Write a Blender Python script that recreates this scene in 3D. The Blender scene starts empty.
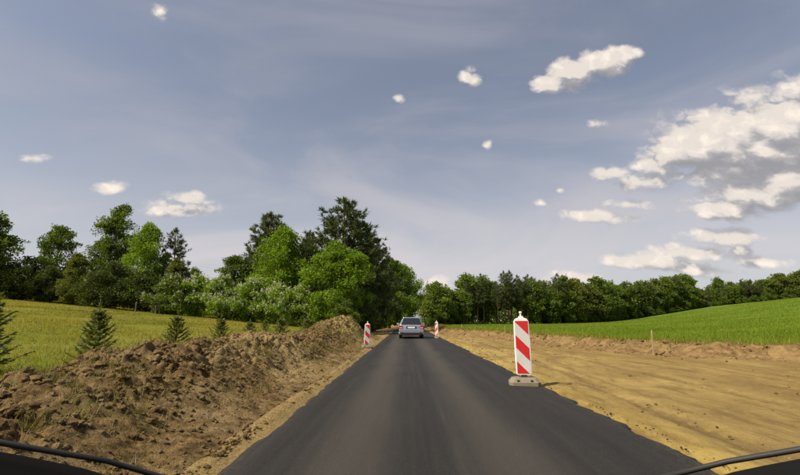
import bpy, math, random
import numpy as np
from mathutils import Vector

random.seed(7)
RNG = np.random.default_rng(11)
scene = bpy.context.scene
col = scene.collection
R = math.radians

# ---------------------------------------------------------------- camera
CAM_H = 1.3
cam_data = bpy.data.cameras.new('dashcam')
cam = bpy.data.objects.new('dashcam', cam_data)
col.objects.link(cam)
cam_data.sensor_width = 36.0
cam_data.lens = 436.0 / 800.0 * 36.0
cam_data.clip_start = 0.05
cam_data.clip_end = 9000
cam.location = (0, 0, CAM_H)
cam.rotation_euler = (R(90 + 10.84), 0, R(0.774))
scene.camera = cam

# ---------------------------------------------------------------- sun and sky
SUN_AZ, SUN_EL = -118.0, 49.0          # degrees clockwise from +Y (the road), above horizon
sd = Vector((math.sin(R(SUN_AZ)) * math.cos(R(SUN_EL)), math.cos(R(SUN_AZ)) * math.cos(R(SUN_EL)), math.sin(R(SUN_EL))))
sun_data = bpy.data.lights.new('sun', 'SUN')
sun_data.energy = 4.7
sun_data.angle = R(0.6)
sun_data.color = (1.0, 0.91, 0.75)
sun = bpy.data.objects.new('sun', sun_data)
sun.rotation_euler = (-sd).to_track_quat('-Z', 'Y').to_euler()
sun.location = (-30, -5, 40)
col.objects.link(sun)

scene.view_settings.view_transform = 'Standard'
scene.view_settings.look = 'None'
scene.view_settings.exposure = 0.5
scene.view_settings.gamma = 1.0
scene.view_settings.use_curve_mapping = False
scene.cycles.use_denoising = True
scene.cycles.max_bounces = 6
scene.cycles.transparent_max_bounces = 8
scene.render.engine = 'CYCLES'

world = bpy.data.worlds.new('World')
scene.world = world
world.use_nodes = True
wt = world.node_tree
wt.nodes.clear()


class NT:
    """small helper to chain shader nodes"""
    def __init__(s, tree): s.t = tree
    def n(s, typ, **kw):
        nd = s.t.nodes.new(typ)
        for k, v in kw.items(): setattr(nd, k, v)
        return nd
    def link(s, a, b): s.t.links.new(a, b)
    def put(s, sock, v):
        if isinstance(v, bpy.types.NodeSocket): s.t.links.new(v, sock)
        elif v is not None: sock.default_value = v
    def m(s, op, a, b=None, c=None, clamp=False):
        nd = s.n('ShaderNodeMath', operation=op, use_clamp=clamp)
        for i, v in enumerate((a, b, c)): s.put(nd.inputs[i], v)
        return nd.outputs[0]
    def v(s, op, a, b=None, scale=None):
        nd = s.n('ShaderNodeVectorMath', operation=op)
        s.put(nd.inputs[0], a)
        if b is not None: s.put(nd.inputs[1], b)
        if scale is not None: s.put(nd.inputs['Scale'], scale)
        return nd.outputs['Value'] if op in ('LENGTH', 'DOT_PRODUCT', 'DISTANCE') else nd.outputs['Vector']
    def noise(s, vec, scale, detail=4.0, rough=0.55, lac=2.0, dist=0.0, dim='3D'):
        nd = s.n('ShaderNodeTexNoise', noise_dimensions=dim)
        s.put(nd.inputs['Vector'], vec)
        nd.inputs['Scale'].default_value = scale
        nd.inputs['Detail'].default_value = detail
        nd.inputs['Roughness'].default_value = rough
        nd.inputs['Lacunarity'].default_value = lac
        nd.inputs['Distortion'].default_value = dist
        return nd.outputs['Fac']
    def ramp(s, fac, stops, interp='LINEAR'):
        nd = s.n('ShaderNodeValToRGB')
        cr = nd.color_ramp
        cr.interpolation = interp
        while len(cr.elements) < len(stops): cr.elements.new(0.5)
        for e, (p, c) in zip(cr.elements, stops):
            e.position = p
            e.color = (c[0], c[1], c[2], 1) if not isinstance(c, (int, float)) else (c, c, c, 1)
        s.put(nd.inputs[0], fac)
        return nd.outputs['Color']
    def mix(s, fac, a, b, blend='MIX'):
        nd = s.n('ShaderNodeMix', data_type='RGBA', blend_type=blend)
        s.put(nd.inputs[0], fac)
        for i, v in ((6, a), (7, b)):
            if isinstance(v, tuple) and len(v) == 3: v = v + (1,)
            s.put(nd.inputs[i], v)
        return nd.outputs[2]
    def maprange(s, v, a, b, c=0.0, d=1.0, smooth=True):
        nd = s.n('ShaderNodeMapRange', interpolation_type='SMOOTHSTEP' if smooth else 'LINEAR')
        s.put(nd.inputs[0], v)
        for i, q in zip((1, 2, 3, 4), (a, b, c, d)): s.put(nd.inputs[i], q)
        return nd.outputs[0]


W = NT(wt)
sky = W.n('ShaderNodeTexSky', sky_type='NISHITA')
sky.sun_disc = False
sky.sun_elevation = R(SUN_EL)
sky.sun_rotation = R(SUN_AZ)
sky.altitude = 100
sky.air_density = 1.0
sky.dust_density = 2.2
sky.ozone_density = 1.6

# cumulus clouds: azimuth, elevation, half width, half height (degrees), weight
CLOUDS = [
    # the large bank to the right
    (38.0, 18.0, 4.0, 2.2, 2.0), (34.6, 18.2, 2.7, 1.5, 1.85), (38.7, 19.4, 2.6, 1.5, 1.8), (42.4, 18.4, 3.6, 2.4, 1.95), (41.1, 16.6, 3.2, 1.2, 1.75),
    (31.4, 17.4, 2.6, 1.2, 1.2), (47.5, 18.6, 4.5, 2.9, 1.5), (54.0, 17.0, 4.5, 2.6, 1.4),
    (26.0, 17.2, 1.8, .9, 1.05), (29.1, 15.8, 3.6, .9, 1.1), (34.0, 15.8, 3.2, .8, 1.0),
    (36.4, 11.8, 2.6, 1.0, 1.4), (39.0, 12.7, 2.8, 1.3, 1.55), (41.9, 13.4, 2.8, 1.4, 1.6), (47.5, 14.4, 4.0, 1.7, 1.4),
    (23.9, 12.4, 3.6, .8, 1.05), (27.5, 13.4, 2.6, .7, .9),
    (36.4, 8.6, 3.4, .9, 1.15), (33.2, 7.4, 3.2, .9, 1.1), (29.7, 6.6, 4.2, 1.0, 1.15), (26.2, 6.9, 2.0, .8, 1.0),
    (21.7, 5.0, 3.6, .8, 1.0), (39.1, 5.9, 2.2, .7, 1.0), (37.7, 7.1, 1.0, .8, 1.0), (33.4, 5.4, 3.6, .7, .95),
    (46.0, 8.0, 2.6, 1.1, 1.05), (16.0, 4.5, 2.4, .7, .9), (4.0, 4.8, 2.0, .9, 1.1), (8.0, 3.6, 2.4, .7, .8),
    # single puffs higher up
    (19.6, 28.7, 2.0, .8, 1.4), (22.8, 29.1, 2.4, 1.15, 1.6), (26.4, 29.7, 2.2, 1.15, 1.55), (29.3, 30.1, 1.4, .7, 1.2),
    (9.2, 30.6, 1.5, 1.1, .95), (-0.9, 28.4, 1.0, .8, .62), (11.2, 22.3, 1.1, .9, .50), (25.1, 23.2, 2.2, .8, .50),
    (17.5, 14.6, 1.4, .8, .5), (20.0, 16.0, 1.0, .7, .45),
    # to the left
    (-28.3, 13.2, 3.4, 1.0, 1.15), (-28.0, 14.1, 2.0, 1.0, 1.15), (-35.7, 14.3, 2.2, .9, .78), (-42.2, 16.2, 1.6, .7, .42),
    (-32.7, 33.9, 1.9, 1.5, .50), (-47.5, 12.0, 2.2, 1.0, .6),
    # and on round the rest of the sky
    (62, 15, 7, 2.6, .95), (70, 24, 4, 1.8, .9), (84, 11, 8, 2.4, .9), (101, 19, 6, 2.6, .95), (122, 12, 8, 2.4, .9),
    (140, 26, 5, 2.2, .9), (158, 14, 8, 2.6, .95), (-64, 17, 4, 1.6, .85), (-82, 11, 7, 2.0, .85), (-104, 20, 4, 1.8, .8),
    (-128, 13, 8, 2.6, .95), (-150, 24, 5, 2.0, .9), (-171, 11, 8, 2.4, .9), (18, 52, 5, 2.4, .8), (-70, 58, 7, 3, .7), (130, 55, 8, 4, .8),
]
tc = W.n('ShaderNodeTexCoord')
dirv = tc.outputs['Generated']
sep = W.n('ShaderNodeSeparateXYZ'); W.link(dirv, sep.inputs[0])
az = W.m('MULTIPLY', W.m('ARCTAN2', sep.outputs[0], sep.outputs[1]), 180 / math.pi)
el = W.m('MULTIPLY', W.m('ARCSINE', sep.outputs[2]), 180 / math.pi)
elw = W.m('ADD', el, W.m('MULTIPLY', W.m('MINIMUM', W.m('MULTIPLY', az, az), 3600.0), 0.0025))   # cloud bases level along straight lines
comb = W.n('ShaderNodeCombineXYZ'); W.link(az, comb.inputs[0]); W.link(elw, comb.inputs[1])
P = comb.outputs[0]

grp = bpy.data.node_groups.new('cumulus', 'ShaderNodeTree')
grp.interface.new_socket('P', in_out='INPUT', socket_type='NodeSocketVector')
grp.interface.new_socket('D', in_out='OUTPUT', socket_type='NodeSocketFloat')
grp.interface.new_socket('B', in_out='OUTPUT', socket_type='NodeSocketFloat')
G = NT(grp)
gi = G.n('NodeGroupInput'); go = G.n('NodeGroupOutput')
p0 = gi.outputs[0]
acc = None
for (a, e, ra, re, w) in CLOUDS:
    e += .0025 * min(a * a, 3600)
    q = G.v('MULTIPLY', G.v('SUBTRACT', p0, (a, e, 0)), (1 / ra, 1 / re, 0))
    d = G.m('SUBTRACT', w, G.v('LENGTH', q))
    acc = d if acc is None else G.m('SMOOTH_MAX', acc, d, 0.25)
ps = G.v('MULTIPLY', p0, (0.85, 1.2, 1))
wn = G.n('ShaderNodeTexNoise', noise_dimensions='2D'); G.link(ps, wn.inputs['Vector']); wn.inputs['Scale'].default_value = .8; wn.inputs['Detail'].default_value = 4
pw = G.v('ADD', ps, G.v('SCALE', G.v('SUBTRACT', wn.outputs['Color'], (.5, .5, .5)), scale=1.6))


def puffs(scale, detail):
    vo = G.n('ShaderNodeTexVoronoi', voronoi_dimensions='2D', feature='F1')
    G.link(pw, vo.inputs['Vector']); vo.inputs['Scale'].default_value = scale
    vo.inputs['Detail'].default_value = detail; vo.inputs['Roughness'].default_value = .45; vo.inputs['Lacunarity'].default_value = 2.3
    return vo.outputs['Distance']


n1 = G.noise(ps, 0.30, 3, 0.5, dim='2D')
v1 = puffs(0.42, 3.0)
den = G.m('ADD', acc, G.m('MULTIPLY', G.m('SUBTRACT', n1, 0.5), 0.75))
den = G.m('ADD', den, G.m('MULTIPLY', G.m('SUBTRACT', 0.36, G.m('MULTIPLY', v1, v1)), 0.50))
G.link(G.m('ADD', den, 0.16), go.inputs[0])
G.link(v1, go.inputs[1])


def cumulus(vec):
    nd = W.n('ShaderNodeGroup'); nd.node_tree = grp
    W.link(vec, nd.inputs[0])
    return nd.outputs


d0, bump0 = cumulus(P)
d2 = cumulus(W.v('ADD', P, (-0.55, 1.5, 0)))[0]
alpha = W.maprange(d0, -0.16, 0.66)
lit = W.m('ADD', W.m('MULTIPLY', W.maprange(W.m('SUBTRACT', d0, d2), -0.78, 0.66), .76), W.m('MULTIPLY', W.maprange(bump0, .75, .15), .24))
cloud_col = W.ramp(lit, [(0.0, (2.4, 2.35, 2.5)), (0.34, (3.2, 3.1, 3.15)), (0.60, (5.0, 4.6, 4.3)), (1.0, (7.4, 6.6, 5.7))])
# thin high veil
vsc = W.v('MULTIPLY', dirv, (1.0, 1.0, 3.0))
veil_n = W.noise(vsc, 1.5, 6, 0.52, dist=1.0)
veil = W.maprange(veil_n, 0.40, 0.74, 0.0, 0.50)
low = W.maprange(el, -2.0, 30.0, 1.0, 0.0)
veil_tot = W.m('ADD', W.m('ADD', veil, 0.20), W.m('MULTIPLY', low, 0.50), clamp=True)
hsv = W.n('ShaderNodeHueSaturation')
hsv.inputs['Saturation'].default_value = 0.80
hsv.inputs['Value'].default_value = 0.80
W.link(sky.outputs[0], hsv.inputs['Color'])
veil_col = W.mix(low, (2.9, 2.9, 3.35), (5.0, 4.8, 4.95))
base_sky = W.mix(veil_tot, hsv.outputs[0], veil_col)
alpha_h = W.m('MULTIPLY', alpha, W.maprange(el, 0.0, 6.0, 0.35, 0.96))
sky_col = W.mix(alpha_h, base_sky, cloud_col)
bg = W.n('ShaderNodeBackground')
bg.inputs['Strength'].default_value = 0.1
W.link(sky_col, bg.inputs['Color'])
wo = W.n('ShaderNodeOutputWorld')
W.link(bg.outputs[0], wo.inputs['Surface'])
world.cycles.sampling_method = 'MANUAL'
world.cycles.sample_map_resolution = 512

# ---------------------------------------------------------------- numpy noise
def _h(ix, iy, iz, seed):
    n = (ix.astype(np.int64) * 374761393 + iy.astype(np.int64) * 668265263 + iz.astype(np.int64) * 2147483647 + seed * 974634777) & 0xffffffff
    n = ((n ^ (n >> 13)) * 1274126177) & 0xffffffff
    n = ((n ^ (n >> 16)) * 2246822519) & 0xffffffff
    n = n ^ (n >> 15)
    return (n & 0xffffff) / float(0xffffff) * 2 - 1


def vn(x, y, z=None, seed=0):
    x = np.asarray(x, float); y = np.asarray(y, float)
    z = np.zeros_like(x) if z is None else np.asarray(z, float)
    ix, iy, iz = np.floor(x), np.floor(y), np.floor(z)
    fx, fy, fz = x - ix, y - iy, z - iz
    fx, fy, fz = (t * t * t * (t * (t * 6 - 15) + 10) for t in (fx, fy, fz))
    r = 0
    for a in (0, 1):
        for b in (0, 1):
            for c in (0, 1):
                w = (fx if a else 1 - fx) * (fy if b else 1 - fy) * (fz if c else 1 - fz)
                r = r + w * _h(ix + a, iy + b, iz + c, seed)
    return r


def fbm(x, y, z=None, o=4, g=0.5, seed=0):
    r = 0; amp = 1.0; f = 1.0
    for i in range(o):
        r = r + amp * vn(np.asarray(x) * f + 17.3 * i, np.asarray(y) * f - 9.1 * i, None if z is None else np.asarray(z) * f + 3.7 * i, seed + i)
        amp *= g; f *= 2.03
    return r


def sst(a, b, x):
    t = np.clip((x - a) / (b - a), 0, 1)
    return t * t * (3 - 2 * t)


# ---------------------------------------------------------------- mesh helpers
def new_mesh(name, V, Fs, mats, smooth=False, tint=None, mat_idx=None):
    """V (N,3); Fs list of (M,k) index arrays; tint one float per face"""
    V = np.asarray(V, np.float32)
    if not isinstance(Fs, list): Fs = [Fs]
    Fs = [np.asarray(f, np.int32) for f in Fs if len(f)]
    me = bpy.data.meshes.new(name)
    me.vertices.add(len(V)); me.vertices.foreach_set('co', V.ravel())
    loops = np.concatenate([f.ravel() for f in Fs])
    sizes = np.concatenate([np.full(len(f), f.shape[1], np.int32) for f in Fs])
    starts = np.concatenate([[0], np.cumsum(sizes)[:-1]]).astype(np.int32)
    me.loops.add(len(loops)); me.loops.foreach_set('vertex_index', loops)
    me.polygons.add(len(sizes)); me.polygons.foreach_set('loop_start', starts)
    me.polygons.foreach_set('loop_total', sizes)
    me.polygons.foreach_set('use_smooth', np.full(len(sizes), bool(smooth)))
    for m in (mats if isinstance(mats, (list, tuple)) else [mats]): me.materials.append(m)
    if mat_idx is not None: me.polygons.foreach_set('material_index', np.asarray(mat_idx, np.int32))
    if tint is not None:
        at = me.attributes.new('tint', 'FLOAT', 'FACE')
        at.data.foreach_set('value', np.asarray(tint, np.float32))
    me.update(calc_edges=True)
    return me


def add(name, me, parent=None, loc=(0, 0, 0), rot=(0, 0, 0), scale=None):
    o = bpy.data.objects.new(name, me)
    col.objects.link(o)
    o.location = loc; o.rotation_euler = rot
    if scale is not None: o.scale = scale
    if parent is not None: o.parent = parent
    return o


def tag(o, label=None, cat=None, group=None, kind=None):
    if label: o['label'] = label
    if cat: o['category'] = cat
    if group: o['group'] = group
    if kind: o['kind'] = kind
    return o


class MB:
    """collects shapes into one mesh"""
    def __init__(s): s.V = []; s.F = []; s.n = 0
    def poly(s, V, F):
        V = np.asarray(V, float).reshape(-1, 3)
        s.V.append(V)
        for f in F: s.F.append(tuple(i + s.n for i in f))
        s.n += len(V); return s
    def box(s, x0, x1, y0, y1, z0, z1, taper=0.0):
        t = taper
        V = [(x0, y0, z0), (x1, y0, z0), (x1, y1, z0), (x0, y1, z0), (x0 + t, y0 + t, z1), (x1 - t, y0 + t, z1), (x1 - t, y1 - t, z1), (x0 + t, y1 - t, z1)]
        return s.poly(V, [(3, 2, 1, 0), (4, 5, 6, 7), (0, 1, 5, 4), (1, 2, 6, 5), (2, 3, 7, 6), (3, 0, 4, 7)])
    def prism(s, poly2, y0, y1):
        """outline in x,z (counter-clockwise seen from -y), extruded along y"""
        n = len(poly2)
        V = [(x, y0, z) for x, z in poly2] + [(x, y1, z) for x, z in poly2]
        F = [tuple(range(n)), tuple(range(2 * n - 1, n - 1, -1))]
        for i in range(n):
            j = (i + 1) % n
            F.append((i, i + n, j + n, j))
        return s.poly(V, F)
    def tube(s, pts, rad, sides=8, cap=True):
        V, F = tube(pts, rad, sides)
        n = len(pts)
        F = [tuple(f) for f in F]
        if cap:
            F.append(tuple(range(sides - 1, -1, -1))); F.append(tuple((n - 1) * sides + k for k in range(sides)))
        return s.poly(V, F)
    def build(s, name, mat, parent=None, bevel=0.0, smooth=False, loc=(0, 0, 0), rot=(0, 0, 0)):
        me = bpy.data.meshes.new(name)
        me.from_pydata([tuple(v) for v in np.concatenate(s.V)], [], s.F)
        me.materials.append(mat)
        if smooth: me.polygons.foreach_set('use_smooth', np.ones(len(me.polygons), bool))
        me.update()
        o = add(name, me, parent, loc, rot)
        if bevel:
            b = o.modifiers.new('bevel', 'BEVEL'); b.width = bevel; b.segments = 2; b.limit_method = 'ANGLE'; b.angle_limit = R(35)
        return o


def tube(pts, rad, sides=6):
    pts = np.asarray(pts, float); n = len(pts)
    rad = np.broadcast_to(np.asarray(rad, float), (n,))
    tan = np.gradient(pts, axis=0); tan /= np.linalg.norm(tan, axis=1, keepdims=True) + 1e-9
    ref = np.where(np.abs(tan[:, 2:3]) > 0.92, np.array([[1.0, 0, 0]]), np.array([[0, 0, 1.0]]))
    a = np.cross(tan, ref); a /= np.linalg.norm(a, axis=1, keepdims=True) + 1e-9
    b = np.cross(tan, a)
    th = np.arange(sides) / sides * 2 * np.pi
    V = pts[:, None, :] + rad[:, None, None] * (np.cos(th)[None, :, None] * a[:, None, :] + np.sin(th)[None, :, None] * b[:, None, :])
    F = []
    for i in range(n - 1):
        k = np.arange(sides); k2 = (k + 1) % sides
        F.append(np.stack([i * sides + k, i * sides + k2, (i + 1) * sides + k2, (i + 1) * sides + k], 1))
    return V.reshape(-1, 3), np.concatenate(F)


class Tubes:
    def __init__(s): s.V = []; s.F = []; s.n = 0
    def add(s, pts, rad, sides=6):
        V, F = tube(pts, rad, sides)
        s.V.append(V); s.F.append(F + s.n); s.n += len(V)
    def mesh(s, name, mat): return new_mesh(name, np.concatenate(s.V), np.concatenate(s.F), mat, smooth=True)


def grid_mesh(name, X, Y, Z, mat, keep=None, smooth=True):
    ny, nx = X.shape
    V = np.stack([X, Y, Z], -1).reshape(-1, 3)
    i = np.arange(ny - 1)[:, None] * nx + np.arange(nx - 1)[None, :]
    F = np.stack([i, i + 1, i + nx + 1, i + nx], -1).reshape(-1, 4)
    if keep is not None:
        F = F[keep[:-1, :-1].ravel() & keep[1:, 1:].ravel()]
        used = np.unique(F); mp = np.full(len(V), -1); mp[used] = np.arange(len(used))
        V = V[used]; F = mp[F]
    return new_mesh(name, V, F, mat, smooth)


def axis(a, b, d0, grow, centre):
    """grid line positions between a and b, spacing d0 near centre growing with distance"""
    out = [centre]; x = centre
    while x < b: x += d0 + grow * abs(x - centre); out.append(min(x, b))
    x = centre
    while x > a: x -= d0 + grow * abs(x - centre); out.insert(0, max(x, a))
    return np.array(out)


def unit(v): return v / (np.linalg.norm(v, axis=-1, keepdims=True) + 1e-9)


def leaf_quads(C, L, Wd, up=0.5, dirs=None, rng=RNG):
    """rhombic leaves at C; dirs = preferred long axis"""
    n = len(C)
    nor = unit(rng.normal(size=(n, 3)) + np.array([0, 0, up]))
    t = rng.normal(size=(n, 3)) if dirs is None else dirs
    if dirs is None:
        t = unit(t - nor * (t * nor).sum(1, keepdims=True))
        b = np.cross(nor, t)
    else:
        t = unit(t); b = unit(np.cross(t, rng.normal(size=(n, 3))))
    L = np.broadcast_to(L, (n,))[:, None]; Wd = np.broadcast_to(Wd, (n,))[:, None]
    V = np.stack([C - t * L / 2, C + b * Wd / 2 + t * L * .08, C + t * L / 2, C - b * Wd / 2 + t * L * .08], 1).reshape(-1, 3)
    return V, np.arange(4 * n).reshape(n, 4)


def blades(C, h, w, lean, rng=RNG):
    """upright triangular grass blades, bent in two segments"""
    n = len(C)
    th = rng.uniform(0, 2 * np.pi, n); ph = rng.uniform(0, 2 * np.pi, n)
    side = np.stack([np.cos(th), np.sin(th), np.zeros(n)], 1) * (np.broadcast_to(w, (n,)) / 2)[:, None]
    ld = np.stack([np.cos(ph), np.sin(ph), np.zeros(n)], 1) * (np.broadcast_to(lean, (n,)) * rng.uniform(.2, 1, n) * h)[:, None]
    up = np.stack([np.zeros(n), np.zeros(n), np.broadcast_to(h, (n,))], 1)
    V = np.stack([C - side, C + side, C + ld + up], 1).reshape(-1, 3)
    return V, np.arange(3 * n).reshape(n, 3)

# ---------------------------------------------------------------- materials
MATS = {}


def material(name):
    m = bpy.data.materials.new(name); m.use_nodes = True
    m.node_tree.nodes.clear()
    T = NT(m.node_tree)
    out = T.n('ShaderNodeOutputMaterial')
    MATS[name] = m
    return m, T, out


def principled(T, out, color, rough=0.8, spec=0.3, metal=0.0, bump=None, bump_dist=0.02, bump_str=0.6, coat=0.0):
    b = T.n('ShaderNodeBsdfPrincipled')
    if isinstance(color, tuple) and len(color) == 3: color = color + (1,)
    T.put(b.inputs['Base Color'], color)
    T.put(b.inputs['Roughness'], rough)
    b.inputs['Specular IOR Level'].default_value = spec
    b.inputs['Metallic'].default_value = metal
    b.inputs['Coat Weight'].default_value = coat
    if bump is not None:
        bn = T.n('ShaderNodeBump'); bn.inputs['Strength'].default_value = bump_str; bn.inputs['Distance'].default_value = bump_dist
        T.link(bump, bn.inputs['Height']); T.link(bn.outputs[0], b.inputs['Normal'])
    T.link(b.outputs[0], out.inputs['Surface'])
    return b


def plain(name, color, rough=0.6, spec=0.4, metal=0.0, grime=0.15, scale=8.0, coat=0.0):
    m, T, out = material(name)
    pos = T.n('ShaderNodeTexCoord').outputs['Object']
    n = T.noise(pos, scale, 5, 0.6)
    c = T.mix(T.m('MULTIPLY', n, grime * 2), color, (color[0] * .55 + .03, color[1] * .52 + .025, color[2] * .45 + .015))
    principled(T, out, c, T.m('ADD', T.m('MULTIPLY', n, .15), rough - .07), spec, metal, coat=coat)
    return m


def foliage(name, dark, light, trans=0.35, rough=0.55, spec=0.25, tcol=None):
    m, T, out = material(name)
    at = T.n('ShaderNodeAttribute', attribute_name='tint').outputs['Fac']
    oi = T.n('ShaderNodeObjectInfo').outputs['Random']
    f = T.m('ADD', at, T.m('MULTIPLY', T.m('SUBTRACT', oi, .5), .25), clamp=True)
    c = T.mix(f, dark, light)
    b = T.n('ShaderNodeBsdfPrincipled')
    T.link(c, b.inputs['Base Color']); b.inputs['Roughness'].default_value = rough
    b.inputs['Specular IOR Level'].default_value = spec
    tr = T.n('ShaderNodeBsdfTranslucent')
    T.link(T.mix(1.0, c, tcol or (1.25, 1.15, .45), 'MULTIPLY'), tr.inputs['Color'])
    ms = T.n('ShaderNodeMixShader'); ms.inputs[0].default_value = trans
    T.link(b.outputs[0], ms.inputs[1]); T.link(tr.outputs[0], ms.inputs[2])
    T.link(ms.outputs[0], out.inputs['Surface'])
    return m


foliage('maple_leaf', (.105, .185, .010), (.205, .320, .022), .50)
foliage('leaf_mid', (.062, .108, .014), (.145, .200, .028), .46)
foliage('leaf_olive', (.088, .118, .018), (.180, .205, .040), .48)
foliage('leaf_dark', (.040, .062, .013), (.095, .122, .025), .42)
foliage('leaf_far', (.080, .128, .017), (.170, .230, .036), .50)
foliage('needle', (.042, .066, .022), (.105, .132, .044), .38, .5)
foliage('needle_young', (.070, .098, .026), (.180, .205, .066), .40, .5)
foliage('blossom', (.40, .40, .33), (.66, .64, .56), .25)
foliage('meadow_grass', (.150, .175, .016), (.360, .305, .066), .45, .6)
foliage('crop_blade', (.140, .205, .013), (.265, .330, .034), .50, .5)
foliage('weed', (.07, .085, .016), (.28, .22, .09), .35)


def bark(name, a, b):
    m, T, out = material(name)
    pos = T.n('ShaderNodeTexCoord').outputs['Object']
    n = T.noise(T.v('MULTIPLY', pos, (1, 1, .25)), 9, 5, .65)
    principled(T, out, T.mix(T.maprange(n, .35, .65), a, b), .9, .15, bump=n, bump_dist=.03)
    return m


bark('bark_brown', (.05, .036, .026), (.13, .10, .075))
bark('bark_pine', (.09, .055, .035), (.26, .16, .095))
bark('bark_birch', (.42, .41, .38), (.10, .09, .08))


def soil_mat():
    m, T, out = material('soil')
    pos = T.n('ShaderNodeNewGeometry').outputs['Position']
    n1 = T.noise(pos, 1.1, 5, .6); n2 = T.noise(pos, 7, 7, .68); n3 = T.noise(pos, 45, 4, .7)
    c = T.ramp(n2, [(.32, (.035, .021, .009)), (.44, (.120, .075, .031)), (.57, (.255, .167, .068)), (.78, (.42, .295, .125))])
    c = T.mix(T.maprange(n1, .45, .72), c, (.30, .215, .11))
    sep = T.n('ShaderNodeSeparateXYZ'); T.link(pos, sep.inputs[0])
    yy = T.m('ADD', T.m('MULTIPLY', T.m('ABSOLUTE', T.m('SUBTRACT', sep.outputs[1], 26.5)), -1.0), T.m('MULTIPLY', n1, 6.0))
    c = T.mix(T.m('MULTIPLY', T.maprange(yy, -3.2, 2.2), .7), c, (.42, .31, .12))
    yy2 = T.m('ADD', T.m('MULTIPLY', T.m('ABSOLUTE', T.m('SUBTRACT', sep.outputs[1], 11.0)), -1.0), T.m('MULTIPLY', n1, 5.0))
    c = T.mix(T.m('MULTIPLY', T.maprange(yy2, -1.0, 2.0), .55), c, (.40, .29, .13))
    gpatch = T.m('MULTIPLY', T.maprange(T.noise(pos, 1.7, 4, .6), .58, .70), T.maprange(n2, .4, .6))
    c = T.mix(T.m('MULTIPLY', gpatch, .75), c, (.105, .108, .026))
    h = T.m('ADD', n2, T.m('MULTIPLY', n3, .6))
    principled(T, out, c, .95, .10, bump=h, bump_dist=.08, bump_str=1.0)


def sand_mat():
    m, T, out = material('sand')
    pos = T.n('ShaderNodeNewGeometry').outputs['Position']
    st = T.v('MULTIPLY', pos, (1.0, .22, 1.0))
    n1 = T.noise(T.v('MULTIPLY', pos, (1.0, .35, 1.0)), .45, 6, .62, dist=1.2); n2 = T.noise(st, 3.2, 6, .65); n3 = T.noise(pos, 38, 5, .7); n4 = T.noise(pos, .35, 4, .5)
    c = T.ramp(n1, [(.30, (.172, .115, .040)), (.50, (.268, .190, .064)), (.70, (.370, .275, .096))])
    c = T.mix(T.m('MULTIPLY', T.maprange(n2, .48, .66), .75), c, (.140, .086, .034))
    c = T.mix(T.m('MULTIPLY', T.maprange(n2, .46, .30), .40), c, (.355, .250, .098))
    sep = T.n('ShaderNodeSeparateXYZ'); T.link(pos, sep.inputs[0])
    # yellow clean sand close to the asphalt, browner trodden earth further out
    far = T.maprange(T.m('ADD', sep.outputs[0], T.m('MULTIPLY', n4, 3.0)), 4.6, 9.0)
    c = T.mix(T.m('MULTIPLY', far, .42), c, (.195, .124, .040))
    yel = T.maprange(T.m('ADD', sep.outputs[0], T.m('MULTIPLY', n2, 1.2)), 4.4, 3.0)
    c = T.mix(T.m('MULTIPLY', yel, .35), c, (.375, .268, .046))
    c = T.mix(T.m('MULTIPLY', T.maprange(n3, .60, .74), .5), c, (.14, .095, .045))
    patch = T.noise(T.v('MULTIPLY', pos, (1.0, .45, 1.0)), 1.3, 6, .7)
    c = T.mix(T.maprange(patch, .50, .66, 0, .65), c, (.160, .102, .034))
    for cx in (4.1, 5.75, 7.3, 8.9):
        cc = T.m('ADD', T.m('MULTIPLY', T.m('SINE', T.m('ADD', T.m('MULTIPLY', sep.outputs[1], .16), cx)), .35), T.m('ADD', T.m('MULTIPLY', T.m('SINE', T.m('ADD', T.m('MULTIPLY', sep.outputs[1], .5), cx * 2)), .12), cx))
        dd = T.m('ABSOLUTE', T.m('SUBTRACT', sep.outputs[0], cc))
        c = T.mix(T.m('MULTIPLY', T.maprange(dd, .22, .08), T.maprange(n2, .35, .6, .15, .65)), c, (.135, .088, .034))
    mid = T.noise(T.v('MULTIPLY', pos, (1.0, .6, 1.0)), 9, 6, .75)
    c = T.mix(T.maprange(mid, .54, .70, 0, .6), c, (.130, .084, .030))
    c = T.mix(T.maprange(mid, .44, .32, 0, .5), c, (.40, .290, .095))
    c = T.mix(T.maprange(sep.outputs[0], -1.2, -1.5, 0, .75), c, T.mix(T.maprange(n3, .4, .6), (.115, .078, .036), (.26, .185, .085)))
    h = T.m('ADD', T.m('MULTIPLY', mid, 1.1), T.m('MULTIPLY', n3, .5))
    principled(T, out, c, .95, .12, bump=h, bump_dist=.030, bump_str=.9)


def bank_mat():
    m, T, out = material('bank_soil')
    pos = T.n('ShaderNodeNewGeometry').outputs['Position']
    n1 = T.noise(pos, .9, 5, .6); n2 = T.noise(pos, 5, 7, .68); n3 = T.noise(pos, 30, 4, .7)
    c = T.ramp(n2, [(.30, (.070, .042, .018)), (.50, (.175, .110, .046)), (.70, (.28, .185, .080))])
    c = T.mix(T.maprange(n1, .5, .7, 0, .5), c, (.30, .21, .085))
    principled(T, out, c, .95, .1, bump=T.m('ADD', n2, T.m('MULTIPLY', n3, .4)), bump_dist=.05, bump_str=.9)


def meadow_mat():
    m, T, out = material('meadow_ground')
    pos = T.n('ShaderNodeNewGeometry').outputs['Position']
    n1 = T.noise(pos, .16, 5, .6); n2 = T.noise(pos, 1.6, 6, .65); n3 = T.noise(T.v('MULTIPLY', pos, (1, 1, .3)), 14, 4, .7)
    c = T.ramp(n1, [(.30, (.125, .150, .015)), (.50, (.185, .188, .022)), (.68, (.280, .215, .048))])
    c = T.mix(T.maprange(n2, .45, .70, 0, .5), c, (.085, .115, .016))
    c = T.mix(T.maprange(n3, .5, .75, 0, .45), c, (.22, .20, .055))
    principled(T, out, c, .95, .08, bump=T.m('ADD', n2, n3), bump_dist=.12, bump_str=.8)


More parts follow.
